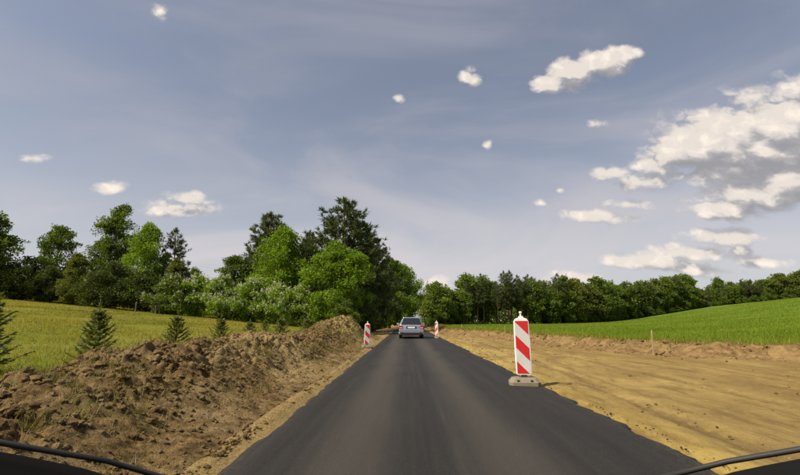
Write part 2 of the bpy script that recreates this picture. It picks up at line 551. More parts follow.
def crop_mat():
    m, T, out = material('crop_ground')
    pos = T.n('ShaderNodeNewGeometry').outputs['Position']
    n1 = T.noise(pos, .045, 6, .65); n2 = T.noise(T.v('MULTIPLY', pos, (.3, 1.2, 1)), .5, 6, .65); n3 = T.noise(pos, 9, 4, .7)
    c = T.ramp(n1, [(.36, (.070, .130, .012)), (.50, (.100, .158, .015)), (.64, (.150, .190, .026))])
    c = T.mix(T.maprange(n2, .46, .70, 0, .55), c, (.065, .130, .012))
    c = T.mix(T.maprange(n3, .56, .74, 0, .30), c, (.13, .16, .03))
    principled(T, out, c, .9, .1, bump=T.m('ADD', n2, n3), bump_dist=.10, bump_str=.7)


def ground_mat():
    m, T, out = material('forest_floor')
    pos = T.n('ShaderNodeNewGeometry').outputs['Position']
    n1 = T.noise(pos, .08, 5, .6); n2 = T.noise(pos, 1.4, 5, .6)
    c = T.mix(T.maprange(n1, .4, .6), (.050, .062, .018), (.085, .075, .036))
    c = T.mix(T.maprange(n2, .45, .7, 0, .5), c, (.035, .045, .014))
    principled(T, out, c, .95, .05, bump=n2, bump_dist=.2)


def asphalt_mat():
    m, T, out = material('asphalt')
    pos = T.n('ShaderNodeNewGeometry').outputs['Position']
    sep = T.n('ShaderNodeSeparateXYZ'); T.link(pos, sep.inputs[0])
    streak = T.noise(T.v('MULTIPLY', pos, (1, .02, 1)), 3.2, 4, .6)
    fine = T.noise(T.v('MULTIPLY', pos, (1, .04, 1)), 13, 3, .6)
    grain = T.noise(pos, 75, 4, .75); blot = T.noise(T.v('MULTIPLY', pos, (1, .4, 1)), .9, 5, .6)
    c = T.ramp(T.m('ADD', T.m('MULTIPLY', streak, .65), T.m('MULTIPLY', fine, .35)), [(.34, (.0135, .0118, .0098)), (.52, (.0215, .0187, .0155)), (.68, (.036, .0308, .0250))])
    # dusty wheel paths
    wob = T.m('MULTIPLY', T.m('SUBTRACT', blot, .5), .5)
    for cx in (-.55, .95):
        dd = T.m('ABSOLUTE', T.m('SUBTRACT', T.m('ADD', sep.outputs[0], wob), cx))
        c = T.mix(T.m('MULTIPLY', T.maprange(dd, .62, .02), .55), c, (.074, .063, .050))
    # sand carried onto both edges
    ed = T.m('MAXIMUM', T.maprange(T.m('ADD', sep.outputs[0], wob), 2.35, 2.95), T.maprange(T.m('ADD', sep.outputs[0], wob), -1.40, -1.78))
    c = T.mix(T.m('MULTIPLY', ed, T.maprange(T.noise(pos, 16, 5, .7), .45, .72, 0, .5)), c, (.20, .15, .085))
    c = T.mix(T.maprange(grain, .56, .72, 0, .8), c, (.085, .078, .068))
    c = T.mix(T.maprange(grain, .42, .30, 0, .7), c, (.012, .012, .012))
    sp2 = T.noise(pos, 26, 4, .75); sp3 = T.noise(pos, 7, 6, .8)
    c = T.mix(T.maprange(sp2, .58, .72, 0, .55), c, (.060, .054, .046))
    c = T.mix(T.maprange(sp2, .42, .30, 0, .6), c, (.009, .008, .0075))
    c = T.mix(T.maprange(sp3, .66, .74, 0, .7), c, (.13, .105, .07))
    rough = T.m('ADD', T.m('MULTIPLY', blot, .16), .60)
    principled(T, out, c, rough, .26, bump=T.m('ADD', grain, T.m('MULTIPLY', fine, .3)), bump_dist=.012, bump_str=1.0)


soil_mat(); sand_mat(); bank_mat(); meadow_mat(); crop_mat(); ground_mat(); asphalt_mat()
M = MATS

# ---------------------------------------------------------------- terrain
BK = np.array([(-10, 60), (8, 60), (11.5, 42), (12.6, 32), (13.6, 22), (15.0, 14.6), (17, 11.2), (20, 9.5), (25, 8.5), (33, 7.3), (43, 5.4), (60, 4.7), (90, 6.2), (130, 14), (300, 60)])


def bank_x(y): return np.interp(y, BK[:, 0], BK[:, 1])


def road_shift(y): return 0.0016 * np.maximum(0, np.asarray(y, float) - 62) ** 2


def height(x, y):
    x = np.asarray(x, float); y = np.asarray(y, float)
    lx = np.clip(-x - 5, 0, 110)
    zl = .25 * sst(0, 1, -x - 4.0) + .085 * lx + .10 * fbm(x * .12, y * .12, o=2, seed=5) * sst(6, 14, -x)
    t = x - .35 * y - 15
    t = 8 * np.logaddexp(0, t / 8)
    hill = 11 * (1 - np.exp(-.07 * t ** 1.3 / 11))
    inside = sst(-.1, .5, x - bank_x(y))
    zr = inside * (.42 + .06 * fbm(x * .2, y * .2, o=2, seed=8)) + hill * sst(0, 10, x - bank_x(y))
    return np.where(x < 0, zl, zr)


# wide ground sheet that reaches the horizon
gx = axis(-4000, 4000, 5, .09, 0); gy = axis(-1500, 6000, 5, .09, 20)
X, Y = np.meshgrid(gx, gy)
Z = height(X, Y) - .35
Z = np.where((X > -9) & (X < 66) & (Y < 150), np.minimum(Z, -.4), Z)
tag(add('ground', grid_mesh('ground', X, Y, Z, M['forest_floor'])), kind='structure')

# meadow to the left
mx = -np.concatenate([np.arange(4.2, 14, .35), np.geomspace(14, 420, 80)]); my = np.concatenate([np.arange(-14, 22, .4), np.geomspace(22, 420, 90)])
X, Y = np.meshgrid(mx[::-1], my)
Z = height(X, Y) + .03 * fbm(X * 1.2, Y * 1.2, o=3, seed=3)
tag(add('meadow', grid_mesh('meadow', X, Y, Z, M['meadow_ground'])), kind='structure')

# crop field to the right
fx = np.concatenate([np.arange(4, 26, .3), np.geomspace(26, 420, 90)]); fy = np.concatenate([np.arange(9, 34, .3), np.geomspace(34, 420, 110)])
X, Y = np.meshgrid(fx, fy)
Z = height(X, Y) + .02 * fbm(X * 1.5, Y * 1.5, o=2, seed=4)
tag(add('crop_field', grid_mesh('crop_field', X, Y, Z, M['crop_ground'], keep=X > bank_x(Y) + .3)), kind='structure')

# graded sandy strip under and beside the road
sx = np.concatenate([np.arange(-7, 2.4, .12), np.arange(2.4, 9, .05), np.arange(9, 16, .10), np.geomspace(16, 62, 40)])
sy = np.concatenate([np.arange(-12, 2, .6), np.arange(2, 9, .05), np.geomspace(9, 150, 230)])
X, Y = np.meshgrid(sx, sy)
rut = 0
for cx, wd, dp in ((4.1, .16, .045), (5.75, .16, .05), (7.3, .14, .035), (8.9, .15, .035), (3.45, .10, .02)):
    c = cx + .35 * np.sin(Y * .16 + cx) + .12 * np.sin(Y * .5 + cx * 2)
    q = (X - c) / wd
    dp = dp * .9
    rut = rut - dp * np.exp(-q * q) + dp * .45 * np.exp(-(np.abs(q) - 1.7) ** 2 * 1.6)
tread = .014 * np.sin(Y * 21 + np.abs(np.sin(X * 9)) * 3) * (rut < -.015)
Z = .016 * fbm(X * .8, Y * .3, o=3, seed=21) + .006 * fbm(X * 6, Y * 2.0, o=3, seed=22) + (rut + tread) * sst(3, 3.6, X) * (.7 + .5 * vn(X * .4, Y * .3, seed=9))
Z += .02 * np.maximum(0, fbm(X * 2.2, Y * 1.2, o=3, seed=31) - .35)
shoulder = np.exp(-((X - 3.08 - road_shift(Y)) / .20) ** 2) * (.030 + .04 * vn(X * 3, Y * 2.2, seed=40)) - .02 * np.exp(-((X - 2.78 - road_shift(Y)) / .10) ** 2)
Z += shoulder + np.exp(-((X + 1.80) / .13) ** 2) * (.05 + .05 * vn(X * 4, Y * 2.6, seed=41) + .03 * vn(X * 13, Y * 11, seed=42))
Z = np.where((X > -1.45 + road_shift(Y)) & (X < 2.6 + road_shift(Y)), -.03, Z)
tag(add('sandy_ground', grid_mesh('sandy_ground', X, Y, Z, M['sand'])), kind='structure')

# asphalt road
ry = np.concatenate([np.arange(-12, 2, .5), np.arange(2, 14, .08), np.geomspace(14, 190, 240)])
prof = np.array([0, .0, .03, .10, .25, .5, .75, .90, .97, 1.0, 1.0])
zz = np.array([-.10, .0, .045, .05, .055, .06, .055, .05, .045, .0, -.10])
X = np.zeros((len(ry), len(prof))); Y = np.repeat(ry[:, None], len(prof), 1); Z = np.repeat(zz[None], len(ry), 0)
le = -1.64 + .035 * fbm(ry * 2.2, ry * 0, o=5, g=.62, seed=50); re_ = 2.76 + .045 * fbm(ry * 2.2, ry * 0 + 9, o=5, g=.62, seed=51)
X = le[:, None] + (re_ - le)[:, None] * prof[None] + road_shift(Y)
Z = Z + .004 * fbm(X * 1.2, Y * .3, o=2, seed=52)
tag(add('road', grid_mesh('road', X, Y, Z, M['asphalt'])), kind='structure')

# soil berm along the left edge
by = [2.0]
while by[-1] < 39: by.append(by[-1] + max(.022, .0045 * by[-1]))
by = np.array(by); bs = np.linspace(0, 1, 190)
hy = np.array([0, 3, 4.4, 5.8, 7.6, 9.6, 12, 14.5, 16.8, 20, 23, 26, 28.5, 30.5, 33, 36, 39])
hv = np.array([.62, .62, .62, .66, .78, .90, .86, .80, .70, .80, .98, 1.38, 1.48, 1.12, .64, .32, .0])


def berm_height(x, y):
    h = np.interp(y, hy, hv) + .11 * vn(y * 1.0, y * 0 + 2, seed=61)
    cx = -3.95 + .22 * vn(y * .5, y * 0, seed=60) + .10 * sst(22, 28, y)
    toe = -1.80 - .08 * vn(y * .9, y * 0 + 5, seed=62)
    u = np.clip((x - toe) / (cx - toe), 0, 1)            # 0 at toe, 1 at crest
    front = h * (.10 * sst(0, .15, u) + .30 * sst(.1, .6, u) + .60 * sst(.30, .98, u))
    v = np.clip((cx - x) / 2.1, 0, 1)
    back = h - (h - .12) * sst(.12, 1, v)
    z = np.where(x > cx, front, back)
    edge = sst(-6.05, -5.6, x) * sst(-1.73 + .05 * vn(y * 2.5, y * 0 + 4, seed=68), -1.86, x)
    amp = sst(0, .25, u) * (1 - .6 * v) * np.clip(h * 1.3, .2, 1.15)
    top_ = sst(.42, .75, u)
    lump = (np.abs(fbm(x * 1.7, y * 1.7, o=2, seed=63)) * .17 - .06) * (.35 + .65 * top_)
    clod = (np.abs(fbm(x * 4.2, y * 4.2, z * 3, o=3, g=.55, seed=64)) - .3) * .11 * (.25 + .75 * top_)
    fine = (np.abs(fbm(x * 13, y * 13, o=3, g=.65, seed=65)) - .3) * .035 * (.4 + .6 * top_) + fbm(x * 30, y * 30, o=2, g=.6, seed=67) * .012
    gully = -.10 * np.maximum(0, vn(x * .6, y * 2.3, seed=66) - .25) * sst(.15, .5, u)
    return (z + amp * (lump + clod + fine + gully)) * edge - .06 * (1 - edge), u


X = -1.68 - 4.42 * bs[None, :].repeat(len(by), 0); Y = by[:, None].repeat(len(bs), 1)
Z, U = berm_height(X, Y)
X2 = X + .035 * fbm(X * 4, Y * 4, Z * 4, o=3, seed=70) * sst(.02, .15, bs)[None] * sst(1, .9, bs)[None]
Y2 = Y + .035 * fbm(X * 4 + 9, Y * 4, Z * 4, o=3, seed=71)
tag(add('soil_berm', grid_mesh('soil_berm', X2[:, ::-1], Y2[:, ::-1], Z[:, ::-1], M['soil'])), kind='structure')

# cut bank where the graded strip meets the field
by2 = np.concatenate([np.linspace(11, 15, 60), np.linspace(15, 20, 90)[1:], np.linspace(20, 130, 420)[1:]])
cur = np.stack([bank_x(by2), by2], 1)
k = np.ones(9) / 9
cur = np.stack([np.convolve(np.pad(cur[:, i], 4, 'edge'), k, 'valid') for i in (0, 1)], 1)
seg = np.concatenate([[0], np.cumsum(np.linalg.norm(np.diff(cur, axis=0), axis=1))])
ss = [0.0]
while ss[-1] < seg[-1]: ss.append(ss[-1] + .07 + .002 * max(0, ss[-1] - 45))
ss = np.array(ss)
cur = np.stack([np.interp(ss, seg, cur[:, i]) for i in (0, 1)], 1)
tn = unit(np.gradient(cur, axis=0)); nr = np.stack([tn[:, 1], -tn[:, 0]], 1)     # towards the field
off = np.array([-1.3, -1.1, -.9, -.72, -.56, -.44, -.34, -.26, -.18, -.10, 0, .12, .28, .5, .8, 1.1])
bz = np.array([-.04, .00, .04, .08, .14, .21, .27, .32, .37, .41, .44, .455, .465, .465, .45, .36])
wv = .16 * fbm(ss * .8, ss * 0, o=3, seed=80)
OFF = off[None] + wv[:, None]
X = cur[:, 0:1] + nr[:, 0:1] * OFF; Y = cur[:, 1:2] + nr[:, 1:2] * OFF
fade = sst(75, 40, cur[:, 1])[:, None]
Z = bz[None] * (.5 + .5 * fade) + (.06 * fbm(X * 2.5, Y * 2.5, o=3, seed=81) + .05 * (np.abs(fbm(X * 7, Y * 7, o=2, seed=82)) - .3)) * sst(0, .3, (off + 1.3))[None] * sst(1.1, .7, off)[None]
tag(add('soil_bank', grid_mesh('soil_bank', X, Y, Z, M['bank_soil'])), kind='structure')
BANK = (cur, nr)

# ---------------------------------------------------------------- loose soil, grass, crop (uncountable)
def ico():
    import bmesh
    bm = bmesh.new(); bmesh.ops.create_icosphere(bm, subdivisions=2, radius=1)
    V = np.array([v.co[:] for v in bm.verts]); F = np.array([[v.index for v in f.verts] for f in bm.faces]); bm.free()
    return V, F


IV, IF = ico()


def clods(name, pts, size, mat, flat=.7, seed=1):
    rng = np.random.default_rng(seed)
    n = len(pts)
    size = np.broadcast_to(size, (n,))
    d = 1 + .38 * vn(IV[None, :, 0] * 1.5 + rng.uniform(0, 99, (n, 1)), IV[None, :, 1] * 1.5 + rng.uniform(0, 99, (n, 1)), IV[None, :, 2] * 1.5 + np.zeros((n, 1)), seed) \
        + .16 * vn(IV[None, :, 0] * 4 + rng.uniform(0, 99, (n, 1)), IV[None, :, 1] * 4, IV[None, :, 2] * 4 + np.zeros((n, 1)), seed + 1)
    sc = rng.uniform(.65, 1.25, (n, 1, 3)) * np.array([1, 1, flat])
    V = IV[None] * d[..., None] * sc * size[:, None, None] + np.asarray(pts)[:, None, :]
    F = (IF[None] + (np.arange(n) * len(IV))[:, None, None]).reshape(-1, 3)
    o = add(name, new_mesh(name, V.reshape(-1, 3), F, mat, smooth=False))
    return tag(o, kind='stuff')


n = 14000
y = 2.5 + 34 * RNG.random(n) ** 1.6; x = -2.0 - 3.0 * RNG.random(n) ** .7
z, u = berm_height(x, y)
sz = .006 + .060 * RNG.random(n) ** 5.0 * (.25 + .75 * u) + .0012 * y * RNG.random(n)
ok = z > .03
clods('soil_clods', np.stack([x, y, z + .2 * sz], 1)[ok], sz[ok], M['soil'], .75, 3)
tag(bpy.data.objects['soil_clods'], 'loose brown soil clods scattered over the berm', 'soil')
n = 1800
y = 3 + 30 * RNG.random(n) ** 1.6; x = -1.72 - .22 * np.abs(RNG.normal(size=n))
clods('shoulder_pebbles', np.stack([x, y, .05 + 0 * x], 1), .006 + .026 * RNG.random(n) ** 3, M['soil'], .7, 4)
tag(bpy.data.objects['shoulder_pebbles'], 'small sandy lumps along the left asphalt edge', 'pebbles')
n = 1500
y = 4 + 40 * RNG.random(n) ** 1.5; x = 2.85 + (bank_x(y) - 3.2).clip(0, 14) * RNG.random(n) ** 1.5
ok = x < bank_x(y) - .5
clods('sand_lumps', np.stack([x, y, .02 + 0 * x], 1)[ok], (.006 + .030 * RNG.random(n) ** 6)[ok], M['bank_soil'], .6, 5)
tag(bpy.data.objects['sand_lumps'], 'small earth lumps scattered on the sandy strip', 'earth lumps')
n = 1300
i = RNG.integers(0, len(BANK[0]), n); o_ = RNG.uniform(-1.5, .4, n)
pp = BANK[0][i] + BANK[1][i] * o_[:, None]
zb = np.interp(o_, off, bz, left=.0)
clods('bank_clods', np.stack([pp[:, 0], pp[:, 1], zb + .02], 1), .02 + .10 * RNG.random(n) ** 3, M['bank_soil'], .75, 6)
tag(bpy.data.objects['bank_clods'], 'brown soil clods along the cut field bank', 'soil')

n = 700
y = 3.5 + 26 * RNG.random(n) ** 1.5; x = 2.80 + .10 * np.abs(RNG.normal(size=n)) * np.where(RNG.random(n) < .15, 3, 1)
clods('asphalt_crumbs', np.stack([x, y, .012 + .02 * RNG.random(n)], 1), .003 + .012 * RNG.random(n) ** 3, M['asphalt'], .7, 8)
tag(bpy.data.objects['asphalt_crumbs'], 'dark asphalt crumbs along the right edge of the road', 'asphalt crumbs')
# meadow grass
n = 210000
y = 3 + 62 * RNG.random(n) ** 1.15; x = -5.0 - (.75 * y + 10) * RNG.random(n)
dn = np.hypot(x, y)
z = height(x, y)
hh = (.05 + .11 * RNG.random(n) ** 2) * (.75 + .5 * sst(-.4, .5, fbm(x * .5, y * .5, o=2, seed=90)))
V, F = blades(np.stack([x, y, z - .02], 1), hh, .006 + .0007 * dn, .8)
tint = np.clip(.45 + .35 * fbm(x * .25, y * .25, o=3, seed=91) + .22 * RNG.normal(size=n), 0, 1)
tag(add('meadow_grass', new_mesh('meadow_grass', V, F, M['meadow_grass'], tint=tint)), 'tall yellow green meadow grass left of the soil berm', 'grass', kind='stuff')

# young cereal on the field, sown in rows
n = 190000
y = 12 + 125 * RNG.random(n) ** 1.9; x = bank_x(y) - .1 + (1.05 * y + 4 - bank_x(y)).clip(.5) * RNG.random(n)
row = np.round(x / .16) * .16 + RNG.normal(size=n) * .02
x = np.where(y < 30, np.maximum(row, bank_x(y)), x)
dn = np.hypot(x, y)
V, F = blades(np.stack([x, y, height(x, y) + .0], 1), .06 + .10 * RNG.random(n), .010 + .0010 * dn, .45)
tint = np.clip(.45 + .3 * fbm(x * .2, y * .2, o=3, seed=93) + .22 * RNG.normal(size=n), 0, 1)
tag(add('young_cereal', new_mesh('young_cereal', V, F, M['crop_blade'], tint=tint)), 'young bright green cereal on the field right of the road', 'crop', kind='stuff')

# weeds and torn turf: on the berm, on its back and along the bank edge
n = 34000
y = 2.5 + 34 * RNG.random(n) ** 1.4; x = -2.3 - 3.3 * RNG.random(n)
z, u = berm_height(x, y)
ok = (fbm(x * .9, y * .9, o=2, seed=95) > .15) | ((x < -4.7) & (RNG.random(n) < .6))
x, y, z = x[ok], y[ok], z[ok]
V, F = blades(np.stack([x, y, z - .01], 1), .03 + .09 * RNG.random(len(x)) ** 2, .005 + .0011 * y, 1.1)
tag(add('berm_weeds', new_mesh('berm_weeds', V, F, M['weed'], tint=RNG.random(len(x)))), 'sparse weeds and torn grass on the soil berm', 'weeds', kind='stuff')
m = 700
cy = 3 + 33 * RNG.random(m) ** 1.3; cx = -2.7 - 2.4 * RNG.random(m)
sel = (fbm(cx * .8, cy * .8, o=2, seed=97) > .0) | (cx < -4.3)
cy, cx = cy[sel], cx[sel]; m = len(cx)
x = np.repeat(cx, 26) + RNG.normal(size=m * 26) * .05; y = np.repeat(cy, 26) + RNG.normal(size=m * 26) * .05
z, u = berm_height(x, y)
V, F = blades(np.stack([x, y, z - .01], 1), .05 + .13 * RNG.random(len(x)), .005 + .0009 * y, 1.0)
tag(add('turf_tufts', new_mesh('turf_tufts', V, F, M['weed'], tint=np.clip(np.repeat(RNG.random(m), 26) * .8 + .1 * RNG.normal(size=m * 26), 0, 1))), 'grass tufts torn up with the soil along the berm', 'grass', kind='stuff')
n = 9000
i = RNG.integers(0, len(BANK[0]), n); o_ = RNG.normal(.35, .28, n)
pp = BANK[0][i] + BANK[1][i] * o_[:, None]; zb = np.interp(o_, off, bz, left=.0)
V, F = blades(np.stack([pp[:, 0], pp[:, 1], zb - .01], 1), .10 + .2 * RNG.random(n), .012 + .001 * pp[:, 1], .6)
tag(add('bank_weeds', new_mesh('bank_weeds', V, F, M['meadow_grass'], tint=.1 + .8 * RNG.random(n))), 'fringe of yellow green grass on top of the cut bank', 'grass', kind='stuff')

# ---------------------------------------------------------------- trees
def curve3(a, b, sag, n=6, rng=RNG, jit=.0):
    a = np.asarray(a, float); b = np.asarray(b, float)
    t = np.linspace(0, 1, n)[:, None]
    p = a + (b - a) * t
    p[:, 2] += sag * np.sin(t[:, 0] * np.pi)
    if jit: p[1:-1] += rng.normal(size=(n - 2, 3)) * jit
    return p


def broadleaf(name, H, wid, zb, nclump, nleaf, leaf, mat, barkm, seed, top=.55, gap=.0, clump=.11, trunk_r=.017, blossom=None):
    """crown half width wid, crown from zb*H up, widest at `top` of crown height; returns (trunk mesh, crown mesh, blossom mesh)"""
    rng = np.random.default_rng(seed)
    T = Tubes()
    lean = rng.normal(size=2) * .02 * H
    tp = np.array([(lean[0] * t ** 1.5 + .012 * H * math.sin(t * 7 + seed), lean[1] * t ** 1.5 + .012 * H * math.cos(t * 5 + seed), t * H * .93 - .15) for t in np.linspace(0, 1, 10)])
    T.add(tp, np.linspace(trunk_r * H * 1.15, .004 * H, 10), 8)
    C = []; 
    tries = 0
    while len(C) < nclump and tries < nclump * 40:
        tries += 1
        f = rng.random()
        r = (math.sin(min(1, f / top) * math.pi / 2) ** .6 if f < top else math.cos((f - top) / (1 - top) * math.pi / 2) ** .75)
        th = rng.uniform(0, 2 * math.pi)
        lob = 1 + .26 * float(vn(np.array([math.cos(th) * 1.8 + 3]), np.array([math.sin(th) * 1.8]), np.array([f * 4.0]), seed)[0])
        rr = wid * r * lob * (rng.random() ** .42)
        z = zb * H + f * (H * .97 - zb * H)
        if gap and float(vn(np.array([math.cos(th) * 2.2]), np.array([math.sin(th) * 2.2]), np.array([f * 6.0]), seed + 7)[0]) > 1 - gap: continue
        k = int(np.clip(z / H * 9, 0, 9))
        C.append((tp[k, 0] + rr * math.cos(th), tp[k, 1] + rr * math.sin(th), z))
    C = np.array(C)
    for c in C[rng.permutation(len(C))[:max(10, nclump // 4)]]:
        zs = max(.12 * H, c[2] - .55 * math.hypot(c[0], c[1]) - .06 * H)
        k = np.interp(zs, tp[:, 2], np.arange(10)); a = tp[int(k)]
        T.add(curve3((a[0], a[1], zs), c, .03 * H, 6, rng, .01 * H), np.linspace(.0065 * H, .0015 * H, 6), 5)
    per = np.maximum(4, rng.normal(nleaf / len(C), nleaf / len(C) * .3, len(C))).astype(int)
    idx = np.repeat(np.arange(len(C)), per)
    d = unit(rng.normal(size=(len(idx), 3))) * (rng.random(len(idx)) ** .45)[:, None]
    cs = clump * H * rng.uniform(.65, 1.3, len(C))
    Pp = C[idx] + d * cs[idx][:, None] * np.array([1.1, 1.1, .72])
    Pp += .035 * H * np.stack([vn(Pp[:, 0] * 5 / H * 2, Pp[:, 1] * 10 / H, Pp[:, 2] * 10 / H, seed + q) for q in (1, 2, 3)], 1)
    Pp[:, 2] = np.maximum(Pp[:, 2], .06 + .1 * rng.random(len(Pp)))
    s = leaf * rng.uniform(.6, 1.35, len(Pp))
    V, F = leaf_quads(Pp, s, s * .72, .6, None, rng)
    ct = rng.random(len(C))
    tint = np.clip(.5 + .55 * (ct[idx] - .5) + .17 * rng.normal(size=len(idx)), 0, 1)
    bm_ = None
    if blossom:
        outer = np.argsort(-(np.hypot(C[:, 0], C[:, 1]) / wid + C[:, 2] / H * .6))[:int(len(C) * .75)]
        n = blossom; ci = rng.choice(outer, n)
        dd = unit(rng.normal(size=(n, 3)) + np.array([0, -.2, .6])) * cs[ci][:, None] * rng.uniform(.8, 1.1, (n, 1))
        B = np.repeat(C[ci] + dd, 7, 0) + rng.normal(size=(n * 7, 3)) * np.array([.05, .05, .09])
        Vb, Fb = leaf_quads(B, .11, .09, .2, None, rng)
        bm_ = new_mesh(name + '_blossoms', Vb, Fb, M['blossom'], tint=rng.random(n * 7))
    return T.mesh(name + '_trunk', barkm), new_mesh(name + '_crown', V, F, mat, tint=tint), bm_


def pine(name, H, wid, zb, nwhorl, mat, seed, tuft=.34, per=6, bare=.6, rad=.016):
    rng = np.random.default_rng(seed)
    T = Tubes()
    tp = np.array([(.012 * H * math.sin(t * 4 + seed), .012 * H * math.cos(t * 3 + seed), t * H - .15) for t in np.linspace(0, 1, 9)])
    T.add(tp, np.linspace(rad * H, .003 * H, 9), 8)
    Cs = []; Ds = []; Tn = []
    for w in range(nwhorl):
        f = (w + rng.uniform(-.3, .3)) / nwhorl
        f = min(max(f, 0), 1)
        z = H * (zb + (1 - zb) * f) * .985
        k = np.interp(z, tp[:, 2], np.arange(9)); ax = tp[int(min(8, k))]
        L = wid * (min(1, (f + .12) / .30) ** .7) * (1 - max(0, f - .2) / .8) ** .62 + .03 * H * (1 - f)
        nb = rng.integers(4, 7)
        th0 = rng.uniform(0, 6.28)
        for b in range(nb):
            if rng.random() < .12: continue
            th = th0 + b * 6.283 / nb + rng.normal() * .25
            l = L * rng.uniform(.55, 1.18)
            up = rng.uniform(-.05, .25) + .55 * f
            tip = np.array([ax[0] + l * math.cos(th), ax[1] + l * math.sin(th), z + l * up])
            br = curve3((ax[0], ax[1], z), tip, -.06 * l, 6, rng, .02 * l)
            T.add(br, np.linspace(.0045 * H * (1 - .6 * f), .001 * H, 6), 4)
            nt = max(3, int(l / (tuft * .42)))
            ts = rng.uniform(.22, 1.0, nt) ** .8
            base = np.stack([np.interp(ts, np.linspace(0, 1, 6), br[:, q]) for q in range(3)], 1)
            base += rng.normal(size=base.shape) * np.array([.13, .13, .08]) * l * .9 * (1 - .3 * ts[:, None])
            out = unit(np.array([math.cos(th), math.sin(th), .55])[None] + rng.normal(size=base.shape) * .5)
            Cs.append(base); Ds.append(out); Tn.append(np.full(nt, rng.random()))
    Cs.append(np.repeat(tp[-1:], 6, 0) - np.array([0, 0, .1]) * np.arange(6)[:, None]); Ds.append(np.tile([0, 0, 1.0], (6, 1))); Tn.append(np.full(6, .6))
    Cs = np.concatenate(Cs); Ds = np.concatenate(Ds); Tn = np.concatenate(Tn)
    idx = np.repeat(np.arange(len(Cs)), per)
    dirs = unit(Ds[idx] + np.array([0, 0, .45]) + rng.normal(size=(len(idx), 3)) * .6)
    ln = tuft * rng.uniform(.7, 1.5, len(idx))
    V, F = leaf_quads(Cs[idx] + dirs * ln[:, None] * .45, ln, tuft * .15, 0, dirs, rng)
    tint = np.clip(.2 + .5 * Tn[idx] + .2 * rng.normal(size=len(idx)), 0, 1)
    return T.mesh(name + '_trunk', M['bark_pine']), new_mesh(name + '_crown', V, F, mat, tint=tint), None


def spruce(name, H, wid, seed):
    """young sparse spruce with a long leader"""
    rng = np.random.default_rng(seed)
    T = Tubes()
    T.add([(0, 0, -.05), (.01, 0, H * .4), (0, .01, H * .8), (0, 0, H)], [.022 * H, .016 * H, .008 * H, .003 * H], 6)
    Cs = []; Ds = []; tn = []
    nw = 11
    for w in range(nw):
        f = w / nw
        z = H * (.05 + .83 * f ** .92)
        L = wid * (1 - f) ** .95 + .04 * H
        for b in range(7):
            th = b * 6.283 / 7 + w * .7 + rng.normal() * .2
            l = L * rng.uniform(.45, 1.2)
            tip = np.array([l * math.cos(th), l * math.sin(th), z + l * (.30 + .6 * f)])
            br = curve3((0, 0, z), tip, -.08 * l, 5, rng, .01 * l)
            T.add(br, np.linspace(.006 * H, .0015 * H, 5), 4)
            for side in range(3):
                m = 13
                ts = np.linspace(.12, 1, m)
                base = np.stack([np.interp(ts, np.linspace(0, 1, 5), br[:, q]) for q in range(3)], 1)
                o = np.array([math.cos(th), math.sin(th), .35])
                lat = np.array([-math.sin(th), math.cos(th), 0]) * (side - 1) * 1.2
                Cs.append(base); Ds.append(unit(o + lat + rng.normal(size=(m, 3)) * .35)); tn.append(np.full(m, rng.random()) * .6 + .4 * ts)
    lead = np.stack([np.zeros(26), np.zeros(26), np.linspace(.82, 1.0, 26) * H], 1)
    Cs.append(lead); Ds.append(unit(rng.normal(size=(26, 3)) * np.array([1, 1, .3]) + np.array([0, 0, .8]))); tn.append(np.full(26, .7))
    Cs = np.concatenate(Cs); Ds = np.concatenate(Ds); tn = np.concatenate(tn)
    ln = .075 * H * rng.uniform(.6, 1.2, len(Cs))
    V, F = leaf_quads(Cs + Ds * ln[:, None] * .4, ln, .020 * H, 0, Ds, rng)
    return T.mesh(name + '_trunk', M['bark_brown']), new_mesh(name + '_crown', V, F, M['needle_young'], tint=tn), None


